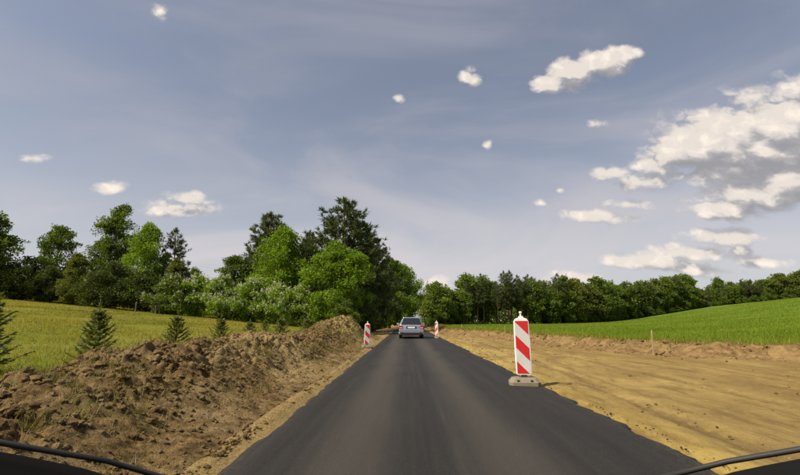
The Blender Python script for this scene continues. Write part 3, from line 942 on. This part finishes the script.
PROTO = {
    'maple':   (13.0, broadleaf('maple', 13, 4.5, .10, 120, 23250, .30, M['maple_leaf'], M['bark_brown'], 1, top=.42, clump=.105)),
    'maple2':  (10.0, broadleaf('maple_b', 10, 4.3, .06, 120, 23250, .25, M['maple_leaf'], M['bark_brown'], 2, top=.45, clump=.11)),
    'birch':   (15.0, broadleaf('birch', 15, 3.0, .16, 130, 15500, .26, M['leaf_mid'], M['bark_birch'], 3, top=.45, gap=.35, clump=.062, trunk_r=.010)),
    'leafy':   (11.0, broadleaf('leafy', 11, 3.2, .08, 100, 17050, .26, M['leaf_mid'], M['bark_brown'], 4, top=.5, gap=.2, clump=.09)),
    'leafy2':  (11.0, broadleaf('leafy_b', 11, 3.6, .05, 110, 17050, .27, M['leaf_mid'], M['bark_brown'], 5, top=.4, gap=.25, clump=.095)),
    'olive':   (8.0, broadleaf('olive', 8, 2.6, .03, 80, 13950, .22, M['leaf_olive'], M['bark_brown'], 6, top=.4, gap=.15, clump=.095)),
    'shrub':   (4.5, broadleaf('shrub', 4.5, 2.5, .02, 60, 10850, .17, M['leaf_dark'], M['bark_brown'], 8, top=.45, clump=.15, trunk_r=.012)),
    'shrub2':  (4.5, broadleaf('shrub_b', 4.5, 2.5, .02, 60, 10850, .17, M['leaf_mid'], M['bark_brown'], 9, top=.45, clump=.15, trunk_r=.012)),
    'lilac':   (4.2, broadleaf('lilac', 4.2, 2.5, .02, 70, 12400, .17, M['maple_leaf'], M['bark_brown'], 10, top=.45, clump=.14, trunk_r=.012, blossom=420)),
    'lilac2':  (4.2, broadleaf('lilac_b', 4.2, 2.4, .02, 70, 12400, .17, M['leaf_mid'], M['bark_brown'], 12, top=.4, clump=.14, trunk_r=.012, blossom=200)),
    'pine':    (14.0, pine('pine', 14, 4.0, .12, 30, M['needle'], 20, .48, 13)),
    'pine2':   (13.0, pine('pine_b', 13, 3.4, .10, 30, M['needle'], 21, .46, 13)),
    'pine3':   (12.0, pine('pine_c', 12, 2.6, .22, 20, M['needle'], 22, .44, 10)),
    'far_pine':  (13.0, pine('far_pine', 13, 2.5, .34, 15, M['needle'], 30, .62, 8)),
    'far_pine2': (13.0, pine('far_pine_b', 13, 2.2, .42, 13, M['needle'], 31, .62, 8)),
    'far_leafy':  (12.0, broadleaf('far_leafy', 12, 3.3, .06, 70, 5890, .46, M['leaf_far'], M['bark_brown'], 32, top=.45, clump=.12)),
    'far_leafy2': (12.0, broadleaf('far_leafy_b', 12, 3.0, .08, 70, 5890, .46, M['leaf_far'], M['bark_brown'], 33, top=.5, gap=.2, clump=.11)),
    'far_oak':    (12.0, broadleaf('far_oak', 12, 3.6, .05, 80, 6510, .46, M['leaf_olive'], M['bark_brown'], 34, top=.45, clump=.12)),
    'spruce':  (1.3, spruce('spruce', 1.3, .50, 40)),
    'spruce2': (1.2, spruce('spruce_b', 1.2, .46, 41)),
}


def tree(name, kind, x, y, H, wid=1.0, rz=None, label=None, cat='tree', group=None, dz=0.0):
    h0, (tm, cm, bm_) = PROTO[kind]
    o = bpy.data.objects.new(name, None); col.objects.link(o)
    o.empty_display_size = .3
    o.location = (x, y, float(height(x, y)) + dz)
    s = H / h0
    o.scale = (s * wid, s * wid, s)
    o.rotation_euler = (0, 0, random.uniform(0, 6.28) if rz is None else rz)
    add('trunk', tm, o)
    c = add('crown', cm, o); c['kind'] = 'stuff'
    if bm_:
        b = add('blossom', bm_, c); b['kind'] = 'stuff'
    return tag(o, label, cat, group)


# left group behind the meadow
LT = [
    ('broadleaf_tree', 'leafy2', -50.5, 51, 10.0, 1.25, 'dark broadleaf tree at the far left edge above the meadow'),
    ('shrub', 'shrub', -46.0, 52, 5.2, 1.1, 'dark shrub just right of the leftmost tree'),
    ('broadleaf_tree', 'leafy', -46.5, 57, 10.2, .80, 'slim rounded broadleaf tree standing second from the left edge'),
    ('shrub', 'olive', -39.5, 51.5, 6.0, 1.0, 'olive green bushy shrub left of the tall birch'),
    ('broadleaf_tree', 'leafy2', -44.0, 62, 9.8, .85, 'broadleaf tree close to the left of the tall birch'),
    ('birch_tree', 'birch', -41.2, 60, 14.6, 1.0, 'tall slender birch, highest tree of the left group'),
    ('broadleaf_tree', 'maple', -34.0, 56, 11.2, .72, 'bright green tree just right of the tall birch'),
    ('pine_tree', 'pine3', -31.3, 58, 11.2, .95, 'thin spiky pine at the right end of the left group'),
    ('shrub', 'shrub', -34.2, 50.5, 5.4, 1.15, 'dark shrub under the tall birch'),
    ('shrub', 'shrub', -30.6, 50.5, 4.8, 1.15, 'very dark shrub below the bright tree right of the birch'),
    ('shrub', 'olive', -28.0, 52.5, 6.4, .90, 'olive shrub below the spiky thin pine'),
    ('shrub', 'shrub', -43.0, 52.0, 4.3, 1.0, 'dark low shrub below the slim rounded tree'),
    ('shrub', 'shrub', -27.2, 50.0, 3.6, 1.0, 'dark shrub behind the fence posts'),
    # centre group
    ('broadleaf_tree', 'leafy2', -25.6, 53, 5.6, .9, 'small broadleaf tree in the gap between the two tree groups'),
    ('broadleaf_tree', 'leafy', -21.8, 55, 7.8, .95, 'light olive tree left of the bright maple'),
    ('pine_tree', 'pine3', -19.9, 56, 8.2, .9, 'short thin pine left of the bright maple'),
    ('pine_tree', 'pine2', -18.6, 58, 14.4, 1.25, 'dark pine rising behind the bright green maple'),
    ('maple_tree', 'maple', -14.4, 50, 11.0, .88, 'bright green maple in front of the left pine'),
    ('maple_tree', 'maple2', -6.9, 43, 8.6, .95, 'broad green maple beside the road below the tallest pine'),
    ('pine_tree', 'pine', -8.0, 53, 15.9, 1.22, 'tallest dark pine at the centre of the roadside trees'),
    ('pine_tree', 'pine2', -5.6, 56, 13.8, 1.05, 'dark pine close to the right of the tallest pine'),
    ('pine_tree', 'pine', -4.6, 64, 13.2, .92, 'dark pine nearest the left road edge'),
    ('pine_tree', 'pine2', -12.2, 54, 11.6, .8, 'pine half hidden between the two maples'),
    ('broadleaf_tree', 'leafy', -3.0, 78, 12.4, 1.0, 'dark broadleaf tree past the roadside pines'),
    ('broadleaf_tree', 'maple', -.7, 96, 13.4, .92, 'bright broadleaf tree overhanging the far road on the left'),
    ('broadleaf_tree', 'leafy2', -4.2, 88, 9.0, .8, 'dark broadleaf tree far along the left road edge'),
    ('lilac_bush', 'lilac2', -25.4, 47, 4.1, 1.0, 'leftmost leafy bush of the flowering hedge by the fence posts'),
    ('lilac_bush', 'lilac', -22.6, 47.5, 4.3, 1.0, 'second bush from the left in the flowering hedge'),
    ('lilac_bush', 'lilac', -19.4, 46.5, 4.3, 1.0, 'white flowering bush third from the left in the hedge'),
    ('lilac_bush', 'lilac', -16.4, 46, 4.2, 1.0, 'white flowering bush left of the middle of the hedge'),
    ('lilac_bush', 'lilac', -13.4, 45, 4.0, 1.0, 'white flowering bush below the bright maple'),
    ('lilac_bush', 'lilac', -10.7, 43.5, 3.8, .95, 'rightmost white flowering bush beside the broad maple'),
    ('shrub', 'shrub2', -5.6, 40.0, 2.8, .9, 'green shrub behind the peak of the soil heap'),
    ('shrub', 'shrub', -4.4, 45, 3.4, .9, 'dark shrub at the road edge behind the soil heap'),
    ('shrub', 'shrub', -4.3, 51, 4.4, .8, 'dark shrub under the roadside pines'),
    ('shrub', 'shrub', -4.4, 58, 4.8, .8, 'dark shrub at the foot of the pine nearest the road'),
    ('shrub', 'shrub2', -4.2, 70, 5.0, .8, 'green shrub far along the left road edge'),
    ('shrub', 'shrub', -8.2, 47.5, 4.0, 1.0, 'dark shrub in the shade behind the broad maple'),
]
for (nm, kd, x, y, H, wd, lb) in LT:
    tree(nm, kd, x, y, H, wd, None, lb, 'shrub' if nm == 'shrub' else ('bush' if 'bush' in nm else 'tree'))

# small spruces planted behind the berm
SP = [
    ('spruce', -7.3, 7.6, 1.50, .95, 'dark young spruce cut by the left edge of the picture'),
    ('spruce', -5.95, 8.5, 1.32, .82, 'young spruce with long leader, second from the left edge'),
    ('spruce2', -5.8, 11.2, 1.22, .85, 'young spruce third from the left edge, behind clumped soil'),
    ('spruce2', -6.1, 14.6, 1.15, .95, 'young spruce fourth from the left edge, behind the sandy soil hump'),
    ('spruce', -6.2, 17.6, 1.00, 1.1, 'low young spruce right of the sandy soil hump'),
    ('spruce', -6.0, 21.2, 1.20, 1.2, 'young spruce second from the soil heap peak'),
    ('spruce2', -5.7, 25.5, 1.25, 1.3, 'young spruce nearest the left foot of the soil heap peak'),
    ('spruce', -7.8, 24.5, .95, 1.1, 'small young spruce beside the flowering hedge foot'),
]
for (kd, x, y, H, wd, lb) in SP:
    tree('spruce_sapling', kd, x, y, H, wd, None, lb, 'sapling', 'young spruces behind the soil berm')

# forest edge beyond the field
EDGE = np.array([(6.5, 104), (11, 112), (19, 121), (45, 130), (74, 152), (106, 168), (118, 184), (150, 182), (185, 180), (235, 176)], float)
el_ = np.concatenate([[0], np.cumsum(np.linalg.norm(np.diff(EDGE, axis=0), axis=1))])
rnd = random.Random(5)
for rowi, (back, step) in enumerate(((0, 2.7), (4.5, 3.3), (10, 4.2))):
    s = rnd.uniform(0, 2)
    while s < el_[-1]:
        x = np.interp(s, el_, EDGE[:, 0]); y = np.interp(s, el_, EDGE[:, 1]) + back + rnd.uniform(-1.2, 1.2)
        x += rnd.uniform(-.8, .8)
        f = s / el_[-1]
        onhill = x > 112
        if s < 17: kind = rnd.choice(['far_leafy', 'far_leafy2', 'far_oak', 'far_pine']); H = rnd.uniform(8.5, 11)
        elif x < 40: kind = rnd.choice(['far_pine', 'far_pine2', 'far_pine', 'far_pine', 'far_leafy2']); H = rnd.uniform(11.0, 15.5)
        elif x < 62: kind = rnd.choice(['far_pine', 'far_pine2', 'far_oak', 'far_leafy']); H = rnd.uniform(10.0, 14.5)
        else: kind = rnd.choice(['far_leafy', 'far_leafy2', 'far_oak', 'far_leafy2', 'far_pine', 'far_pine2']); H = rnd.uniform(9.5, 14.5)
        if onhill: H = rnd.uniform(6.5, 9.0) + min(5.0, max(0, (x - 130)) * .10)
        az_ = x / y
        if onhill:
            nm = 'pine_tree' if 'pine' in kind else 'broadleaf_tree'
            where = 'on the near half of the wooded rise' if x < 150 else 'on the wooded rise by the right edge'
            kn = 'dark pine' if 'pine' in kind else 'olive tree' if kind == 'far_oak' else 'mid green tree'
        else:
            nm = 'pine_tree' if 'pine' in kind else 'broadleaf_tree'
            kn = {'far_pine': 'dark pine', 'far_pine2': 'slim bare trunked pine', 'far_oak': 'olive broadleaf tree', 'far_leafy': 'green broadleaf tree', 'far_leafy2': 'open crowned green tree'}[kind]
            where = 'of the wood between car and near beacon' if az_ < .25 else 'of the wood between near beacon and survey stake' if az_ < .54 else 'of the wood right of the survey stake'
        rowp = ('front row', 'second row', 'back row')[rowi]
        lb = kn + ', ' + rowp + ' ' + where
        gr = kn + 's, ' + rowp + ' ' + where
        tree(nm, kind, x, y, H, rnd.uniform(.9, 1.2), rnd.uniform(0, 6.28), lb, 'tree', gr)
        s += step * rnd.uniform(.75, 1.3)
tree('broadleaf_tree', 'far_leafy2', 113.0, 160, 10.5, .75, 1.0, 'lone slim tree standing out where the wood meets the rise')
s = 4.0
while s < el_[-1]:
    x = np.interp(s, el_, EDGE[:, 0]) - 1; y = np.interp(s, el_, EDGE[:, 1]) - 3.5
    if s < 14 or x > 50 or rnd.random() < .25:
        nm = 'shrub'
        where = 'wood left of the near beacon' if x / y < .25 else 'wood between near beacon and survey stake' if x / y < .54 else 'wood right of the survey stake' if x < 112 else 'wooded rise at the right'
        lb = 'green shrub at the foot of the ' + where; gr = 'shrubs at the foot of the ' + where
        tree(nm, 'shrub2', x, y, rnd.uniform(1.8, 4.2), rnd.uniform(.8, 1.3), rnd.uniform(0, 6), lb, 'shrub', gr)
    s += rnd.uniform(2.5, 5.5)

# the wood's depth behind its edge, one mass
n = 42000
s = RNG.random(n) * el_[-1]; bk = RNG.uniform(13, 45, n)
x = np.interp(s, el_, EDGE[:, 0]) + RNG.normal(size=n) * 2; y = np.interp(s, el_, EDGE[:, 1]) + bk
topz = 8.5 + 3.0 * fbm(x * .2, y * .2, o=3, seed=120) - 2.5 * sst(100, 120, x) + 4 * sst(130, 180, x)
z = height(x, y) + topz * RNG.random(n) ** .8
V, F = leaf_quads(np.stack([x, y, z], 1), .95 * RNG.uniform(.6, 1.4, n), .75, .5)
tag(add('woodland', new_mesh('woodland', V, F, M['leaf_far'], tint=np.clip(.4 + .25 * RNG.normal(size=n), 0, 1))), 'dense dark woodland mass behind the trees at the field edge', 'woodland', kind='stuff')
n = 30000
x = RNG.uniform(-95, -8, n); y = RNG.uniform(62, 84, n) + np.clip(-40 - x, 0, 60) * -.15 + np.clip(x + 20, 0, 12) * .6
z = height(x, y) + (3.6 + 1.6 * fbm(x * .2, y * .2, o=3, seed=121)) * RNG.random(n) ** .8
V, F = leaf_quads(np.stack([x, y, z], 1), .6 * RNG.uniform(.6, 1.4, n), .48, .5)
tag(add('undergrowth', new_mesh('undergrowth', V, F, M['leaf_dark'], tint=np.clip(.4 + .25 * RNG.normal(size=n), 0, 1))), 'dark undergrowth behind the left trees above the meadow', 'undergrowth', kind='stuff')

# ---------------------------------------------------------------- traffic beacons
plain('beacon_white', (.80, .79, .76), .45, .4, grime=.12, scale=6)
plain('beacon_sheet', (.66, .66, .64), .40, .4, grime=.38, scale=5)
plain('beacon_red', (.60, .012, .016), .40, .45, grime=.30, scale=6)
plain('beacon_foot', (.235, .205, .155), .9, .2, grime=.5, scale=14)
plain('dark_rubber', (.03, .028, .026), .8, .25, grime=.3)


def clip_poly(poly, f):
    """keep the part of a convex polygon where f(point) >= 0"""
    out = []
    for i in range(len(poly)):
        a, b = poly[i], poly[(i + 1) % len(poly)]
        fa, fb = f(a), f(b)
        if fa >= 0: out.append(a)
        if (fa >= 0) != (fb >= 0):
            t = fa / (fa - fb); out.append((a[0] + t * (b[0] - a[0]), a[1] + t * (b[1] - a[1])))
    return out


def beacon(x, y, rz, label, mirror=False, z=.06, tilt=0.0, sc=1.0):
    o = bpy.data.objects.new('traffic_beacon', None); col.objects.link(o)
    o.location = (x, y, z); o.rotation_euler = (0, tilt, rz); o.scale = (sc, sc, sc)
    tag(o, label, 'beacon', 'red and white traffic beacons')
    # foot: chamfered recycled plastic slab with grip notches
    f = MB()
    def octo(w, d, c): return [(-w + c, -d), (w - c, -d), (w, -d + c), (w, d - c), (w - c, d), (-w + c, d), (-w, d - c), (-w, -d + c)]
    lv = [(.272, .19, .06, -.03), (.272, .19, .06, .05), (.255, .172, .06, .066), (.215, .14, .05, .112), (.195, .115, .045, .12)]
    V = []; F = []
    for (w, d, c, zz_) in lv: V += [(a, b, zz_) for a, b in octo(w, d, c)]
    for i in range(len(lv) - 1):
        for q in range(8): F.append((i * 8 + q, i * 8 + (q + 1) % 8, (i + 1) * 8 + (q + 1) % 8, (i + 1) * 8 + q))
    F += [tuple(range(7, -1, -1)), tuple(32 + q for q in range(8))]
    f.poly(V, F)
    foot = f.build('foot', M['beacon_foot'], o, bevel=.006)
    for sx_ in (-.12, .11):
        MB().box(sx_ - .02, sx_ + .02, -.183, -.150, .04, .09).build('notch', M['dark_rubber'], foot)
    MB().box(-.05, .05, -.035, .035, .112, .165).build('socket', M['dark_rubber'], o, bevel=.004)
    # shell: rounded shoulders, hollow frame look from a raised rim
    H0, H1, hw = .155, 1.165, .135
    out = [(-hw + .02, H0), (hw - .02, H0), (hw, H0 + .03), (hw + .006, .55), (hw - .001, H1 - .07), (hw - .03, H1 - .02), (.05, H1), (-.05, H1), (-hw + .03, H1 - .02), (-hw + .001, H1 - .07), (-hw - .006, .55), (-hw, H0 + .03)]
    MB().prism(out, -.032, .032).build('panel', M['beacon_white'], o, bevel=.010)
    hw2 = hw - .019; z0, z1 = H0 + .028, H1 - .055
    for face in (-1, 1):
        sheet = MB().prism([(-hw2, z0), (hw2, z0), (hw2, z1), (-hw2, z1)], face * .0335 - .0015, face * .0335 + .0015).build('reflective_sheet', M['beacon_sheet'], o)
        L = z1 - z0
        for (a, b) in ((-.26, .015), (.27, .51), (.765, 1.02)):
            mm = -1 if mirror else 1
            s_ = lambda p: (z1 - p[1]) / L - (mm * p[0] / (2 * hw2) + .5) * .255
            rect = [(-hw2 + .002, z0 + .002), (hw2 - .002, z0 + .002), (hw2 - .002, z1 - .002), (-hw2 + .002, z1 - .002)]
            pl = clip_poly(clip_poly(rect, lambda p: s_(p) - a), lambda p: b - s_(p))
            if len(pl) > 2: MB().prism(pl, face * .0365 - .0012, face * .0365 + .0012).build('stripe', M['beacon_red'], o)
    # carrying handle / lamp peg
    hd = MB(); hd.box(-.045, .045, -.02, .02, H1 - .006, H1 + .03, .006); hd.tube([(0, 0, H1 + .02), (0, 0, H1 + .085)], [.017, .015], 10); hd.tube([(0, 0, H1 + .08), (0, 0, H1 + .115)], [.027, .025], 10)
    hd.build('lamp_peg', M['beacon_white'], o, bevel=.003)
    return o


beacon(2.37, 9.15, R(-9), 'large near red and white striped beacon on the right asphalt edge', tilt=R(-.5), sc=1.12)
beacon(-1.86, 21.3, R(8), 'red and white striped beacon left of the road before the soil heap', tilt=R(1.0), sc=.96)
beacon(2.30, 33.2, R(-48), 'small distant red and white beacon just right of the car', mirror=True, tilt=R(-1.5))

# ---------------------------------------------------------------- wooden survey stakes and fence posts
bark('wood_raw', (.30, .22, .11), (.42, .32, .17))
bark('wood_grey', (.055, .045, .034), (.12, .10, .075))


def stake(name, x, y, h, r, mat, label, cat, group, lean=(0, 0), zb=None):
    m = MB()
    zz_ = float(height(x, y)) if zb is None else zb
    a = r
    lv = [(-.1, 1.0), (h * .5, 1.0), (h * .94, .96), (h, .55)]
    V = []; F = []
    for zc, s_ in lv: V += [(lean[0] * zc + q * a * s_, lean[1] * zc + w * a * s_ * .8, zc) for q, w in ((-1, -1), (1, -1), (1, 1), (-1, 1))]
    for i in range(3):
        for q in range(4): F.append((i * 4 + q, i * 4 + (q + 1) % 4, i * 4 + 4 + (q + 1) % 4, i * 4 + 4 + q))
    F += [(3, 2, 1, 0), (12, 13, 14, 15)]
    m.poly(V, F)
    o = m.build(name, mat, bevel=.004, loc=(x, y, zz_), rot=(0, 0, random.uniform(-.4, .4)))
    return tag(o, label, cat, group)


stake('survey_stake', 9.55, 17.5, .95, .026, M['wood_raw'], 'thin pale wooden stake at the foot of the field bank on the right', 'stake', 'survey stakes', (.02, 0), 0.0)
stake('survey_stake', 7.15, 32.2, .85, .03, M['wood_raw'], 'pale wooden stake seen just left of the large near beacon', 'stake', 'survey stakes', (-.02, 0), .1)
stake('survey_stake', 5.6, 45, .8, .032, M['wood_raw'], 'farthest small wooden stake at the field corner', 'stake', 'survey stakes', (.03, 0), .2)
for (x, y, h, lb) in ((-25.4, 45.2, 1.4, 'tall grey fence post left of the flowering hedge'), (-26.0, 45.6, .9, 'short grey fence post beside the taller one'),
                      (-29.0, 47.0, 1.1, 'thin grey post at the meadow edge below the dark shrubs')):
    stake('fence_post', x, y, h, .07, M['wood_grey'], lb, 'post', 'old fence posts along the meadow edge', (random.uniform(-.05, .05), 0))

# ---------------------------------------------------------------- estate car ahead
plain('car_paint', (.30, .33, .40), .32, .5, metal=.45, grime=.08, coat=.6)
plain('car_glass', (.015, .020, .022), .08, .6, grime=.05)
plain('car_black', (.018, .018, .019), .6, .35, grime=.2)
plain('tail_red', (.42, .012, .010), .25, .6, grime=.05)
plain('lamp_clear', (.62, .55, .52), .25, .6, grime=.05)
plain('plate_white', (.78, .78, .76), .4, .4, grime=.05)
plain('rim_alloy', (.45, .45, .46), .35, .5, metal=.8, grime=.15)
plain('chrome', (.62, .62, .63), .2, .5, metal=.9, grime=.05)


def estate_car(x, y, z, label):
    o = bpy.data.objects.new('estate_car', None); col.objects.link(o)
    o.location = (x, y, z); tag(o, label, 'car')
    # stations along the length (rear at 0): y, half width sill, half width belt, half width roof, z sill, z belt, z roof
    st = [(.00, .72, .80, .60, .42, .86, .88), (.04, .80, .85, .62, .30, .93, .96), (.14, .84, .875, .64, .24, .955, 1.12),
          (.34, .86, .885, .62, .22, .965, 1.43), (.55, .87, .89, .615, .21, .965, 1.475), (1.3, .875, .89, .62, .20, .955, 1.495), (2.2, .875, .89, .62, .20, .945, 1.48),
          (2.75, .875, .885, .60, .20, .94, 1.40), (3.35, .87, .88, .66, .20, .935, .99), (3.9, .855, .86, .66, .20, .86, .90), (4.35, .80, .80, .60, .22, .74, .78), (4.52, .66, .66, .5, .30, .60, .62)]
    V = []; F = []
    ring = None
    for (yy, ws, wb, wr, zs, zb_, zr) in st:
        half = [(ws * .80, zs), (ws, zs + .07), (ws + .01, zs + .28 * (zb_ - zs)), (wb, zs + .75 * (zb_ - zs)), (wb - .02, zb_), (wr + (wb - wr) * .38, zb_ + .62 * (zr - zb_)), (wr, zr - .04 * min(1, (zr - zb_) * 4)), (wr * .72, zr), (wr * .35, zr + .012)]
        pts = half + [(-a, b) for a, b in half[::-1]]
        ring = len(pts)
        V += [(a, yy, b) for a, b in pts]
    for i in range(len(st) - 1):
        for q in range(ring):
            q2 = (q + 1) % ring
            F.append((i * ring + q, (i + 1) * ring + q, (i + 1) * ring + q2, i * ring + q2))
    F += [tuple(range(ring)), tuple((len(st) - 1) * ring + q for q in range(ring - 1, -1, -1))]
    b = MB(); b.poly(V, F)
    body = b.build('body', M['car_paint'], o, smooth=True)
    body.data.set_sharp_from_angle(angle=R(38))
    # tailgate glass, follows the sloping tail
    def gate(w, t, dz): # point on the tail plane: t 0 belt .. 1 roof
        return (w, .045 + .262 * t - dz, .985 + .43 * t)
    gl = MB(); gl.poly([gate(-.74, 0, .014), gate(.74, 0, .014), gate(.57, 1, .014), gate(-.57, 1, .014), gate(-.74, 0, -.04), gate(.74, 0, -.04), gate(.57, 1, -.04), gate(-.57, 1, -.04)],
                       [(0, 1, 2, 3), (7, 6, 5, 4), (0, 4, 5, 1), (1, 5, 6, 2), (2, 6, 7, 3), (3, 7, 4, 0)])
    gl.build('rear_window', M['car_glass'], o, bevel=.012)
    sp = MB(); sp.poly([(-.58, .27, 1.435), (.58, .27, 1.435), (.58, .46, 1.485), (-.58, .46, 1.485), (-.58, .27, 1.46), (.58, .27, 1.46), (.58, .46, 1.51), (-.58, .46, 1.51)], [(3, 2, 1, 0), (4, 5, 6, 7), (0, 1, 5, 4), (1, 2, 6, 5), (2, 3, 7, 6), (3, 0, 4, 7)])
    sp.build('spoiler', M['car_paint'], o, bevel=.01)
    # bumper, number plate, dark lower apron
    bp = MB(); bp.prism([(-.83, .40), (.83, .40), (.88, .48), (.88, .60), (.84, .655), (-.84, .655), (-.88, .60), (-.88, .48)], -.10, .16)
    bumper = bp.build('bumper', M['car_paint'], o, bevel=.03)
    MB().box(-.70, .70, -.085, .10, .24, .40).build('diffuser', M['car_black'], bumper, bevel=.02)
    for s_ in (-1, 1): MB().box(s_ * .66 - .09, s_ * .66 + .09, -.108, -.095, .44, .475).build('reflector', M['tail_red'], bumper)
    MB().box(-.36, .36, -.022, .06, .70, .86).build('plate_recess', M['car_black'], o, bevel=.006)
    MB().box(-.26, .26, -.030, -.018, .725, .835).build('number_plate', M['plate_white'], o, bevel=.004)
    MB().box(-.33, .33, -.032, .03, .865, .89).build('tailgate_trim', M['chrome'], o, bevel=.004)
    for s_ in (-1, 1):
        lm = MB(); lm.prism([(s_ * .60, .72), (s_ * .86, .70), (s_ * .885, .80), (s_ * .86, .94), (s_ * .62, .92)][::s_], -.028, .22)
        t_ = lm.build('tail_light', M['tail_red'], o, bevel=.015)
        MB().prism([(s_ * .64, .735), (s_ * .83, .73), (s_ * .83, .785), (s_ * .64, .785)][::s_], -.036, .0).build('lens', M['lamp_clear'], t_)
        # roof rail
        r_ = MB(); r_.tube([(s_ * .57, .50, 1.46), (s_ * .575, .58, 1.535), (s_ * .58, 1.4, 1.55), (s_ * .575, 2.3, 1.53), (s_ * .57, 2.4, 1.45)], .018, 6); r_.build('roof_rail', M['chrome'], o, smooth=True)
        # door mirror
        mr = MB(); mr.box(s_ * .98 - .10, s_ * .98 + .10, 2.92, 3.05, .95, 1.09, .02); mr.box(min(s_ * .86, s_ * .92), max(s_ * .86, s_ * .92), 2.95, 3.02, .96, .99)
        mr.build('door_mirror', M['car_paint'], o, bevel=.02)
        # side glass in two panes
        for (y0, y1, t0, t1) in ((.46, 1.25, .62, 1.18), (1.32, 2.15, 1.32, 2.13), (2.21, 3.02, 2.19, 2.66)):
            q = lambda yv, zt: (s_ * (.878 - .255 * zt * .86 + .006), yv, .985 + .40 * zt)
            sg = MB(); sg.poly([q(y0, 0), q(y1, 0), q(t1, .95), q(t0, .95)], [(0, 1, 2, 3) if s_ > 0 else (3, 2, 1, 0)])
            ob = sg.build('side_window', M['car_glass'], o)
            so = ob.modifiers.new('thickness', 'SOLIDIFY'); so.thickness = .012; so.offset = 0
        for yw in (.82, 3.50):
            w_ = MB(); w_.tube([(s_ * .66, yw, .315), (s_ * .685, yw, .315), (s_ * .87, yw, .315), (s_ * .885, yw, .315)], [.27, .315, .315, .27], 24)
            wh = w_.build('wheel', M['car_black'], o, smooth=True); wh.data.set_sharp_from_angle(angle=R(40))
            rm = MB(); rm.tube([(s_ * .86, yw, .315), (s_ * .893, yw, .315)], [.20, .19], 20); rm.build('rim', M['rim_alloy'], wh)
    ex = MB(); ex.tube([(-.45, -.07, .27), (-.45, .2, .28)], .035, 10); ex.build('exhaust', M['chrome'], o)
    wp = MB(); wp.tube([(0, .022, 1.01), (.2, .036, 1.04), (.42, .03, 1.03)], .009, 5); wp.build('rear_wiper', M['car_black'], o)
    an = MB(); an.tube([(0, .62, 1.49), (0, .42, 1.60)], .006, 5); an.build('antenna', M['car_black'], o)
    return o


estate_car(.38, 31.9, .06, 'silver blue estate car driving ahead on the fresh asphalt')

# ---------------------------------------------------------------- nose of the filming car
plain('dash_black', (.006, .006, .007), .85, .08, grime=.05)
plain('nose_paint', (.02, .022, .026), .35, .5, grime=.1, coat=.4)
nose = bpy.data.objects.new('filming_car', None); col.objects.link(nose)
nose.location = (0, 0, 0)
tag(nose, 'dark windscreen base and wipers of the filming car along the bottom edge', 'car')
xs = np.linspace(-.72, .72, 41)
ax_ = np.abs(xs)
yr = .86 - .50 * ax_ ** 2; zr_ = 1.3 - yr * np.interp(ax_, [0, .32, .40, .50, .56, .72], [.44, .395, .360, .312, .290, .235]) 
# scuttle: strip from the rim forward and down, and the dashboard from the rim back towards the driver
V = []; F = []
prof_c = [(.26, -.13), (.16, -.075), (.05, -.03), (.0, .0), (-.006, -.012), (-.05, -.05), (-.22, -.085), (-.30, -.13), (-.32, -.30)]
for i, x in enumerate(xs):
    for (dy, dz_) in prof_c: V.append((x * (1 + .05 * dy), yr[i] + dy, zr_[i] + dz_))
kk = len(prof_c)
for i in range(len(xs) - 1):
    for q in range(kk - 1): F.append((i * kk + q, i * kk + q + 1, (i + 1) * kk + q + 1, (i + 1) * kk + q))
m_ = MB(); m_.poly(V, F); m_.build('scuttle', M['dash_black'], nose, smooth=True)
for (pts, nm) in (([(-.80, .56, 1.172), (-.62, .68, 1.127), (-.50, .78, 1.070), (-.40, .85, 1.012), (-.2, .93, .945)], 'wiper_blade'),
                  ([(-.66, .64, 1.108), (-.52, .76, 1.046), (-.42, .84, .996), (-.30, .92, .945)], 'wiper_arm'),
                  ([(.80, .56, 1.180), (.64, .68, 1.131), (.52, .77, 1.076), (.40, .84, 1.018)], 'wiper_blade')):
    MB().tube(pts, .0045 if 'blade' in nm else .007, 6).build(nm, M['car_black'], nose, smooth=True)
V = []; F = []
bon = [(1.02, .90, .74), (1.3, .82, .76), (1.6, .73, .76), (1.85, .62, .72), (1.97, .50, .68), (2.0, .30, .66), (1.95, .22, .62)]
for (yy, zc, hw) in bon:
    for t in np.linspace(-1, 1, 13): V.append((hw * t, yy - .06 * t * t, zc - .05 * t ** 4))
for i in range(len(bon) - 1):
    for q in range(12): F.append((i * 13 + q, i * 13 + q + 1, (i + 1) * 13 + q + 1, (i + 1) * 13 + q))
m_ = MB(); m_.poly(V, F); m_.build('bonnet', M['nose_paint'], nose, smooth=True)
for s_ in (-1, 1):
    fw = MB(); fw.poly([(s_ * .80, .95, .86), (s_ * .80, 1.6, .68), (s_ * .76, 1.9, .50), (s_ * .76, 1.9, .25), (s_ * .82, .95, .25)], [(0, 1, 2, 3, 4)[::s_]])
    f_ = fw.build('wing', M['nose_paint'], nose); so = f_.modifiers.new('thickness', 'SOLIDIFY'); so.thickness = .03
    w_ = MB(); w_.tube([(s_ * .60, 1.35, .36), (s_ * .62, 1.35, .36), (s_ * .79, 1.35, .36), (s_ * .81, 1.35, .36)], [.26, .30, .30, .26], 24); w_.build('wheel', M['car_black'], nose, smooth=True)
    MB().prism([(s_ * .40, .50), (s_ * .64, .52), (s_ * .64, .62), (s_ * .40, .60)][::s_], 1.93, 1.97).build('headlight', M['lamp_clear'], nose, bevel=.01)
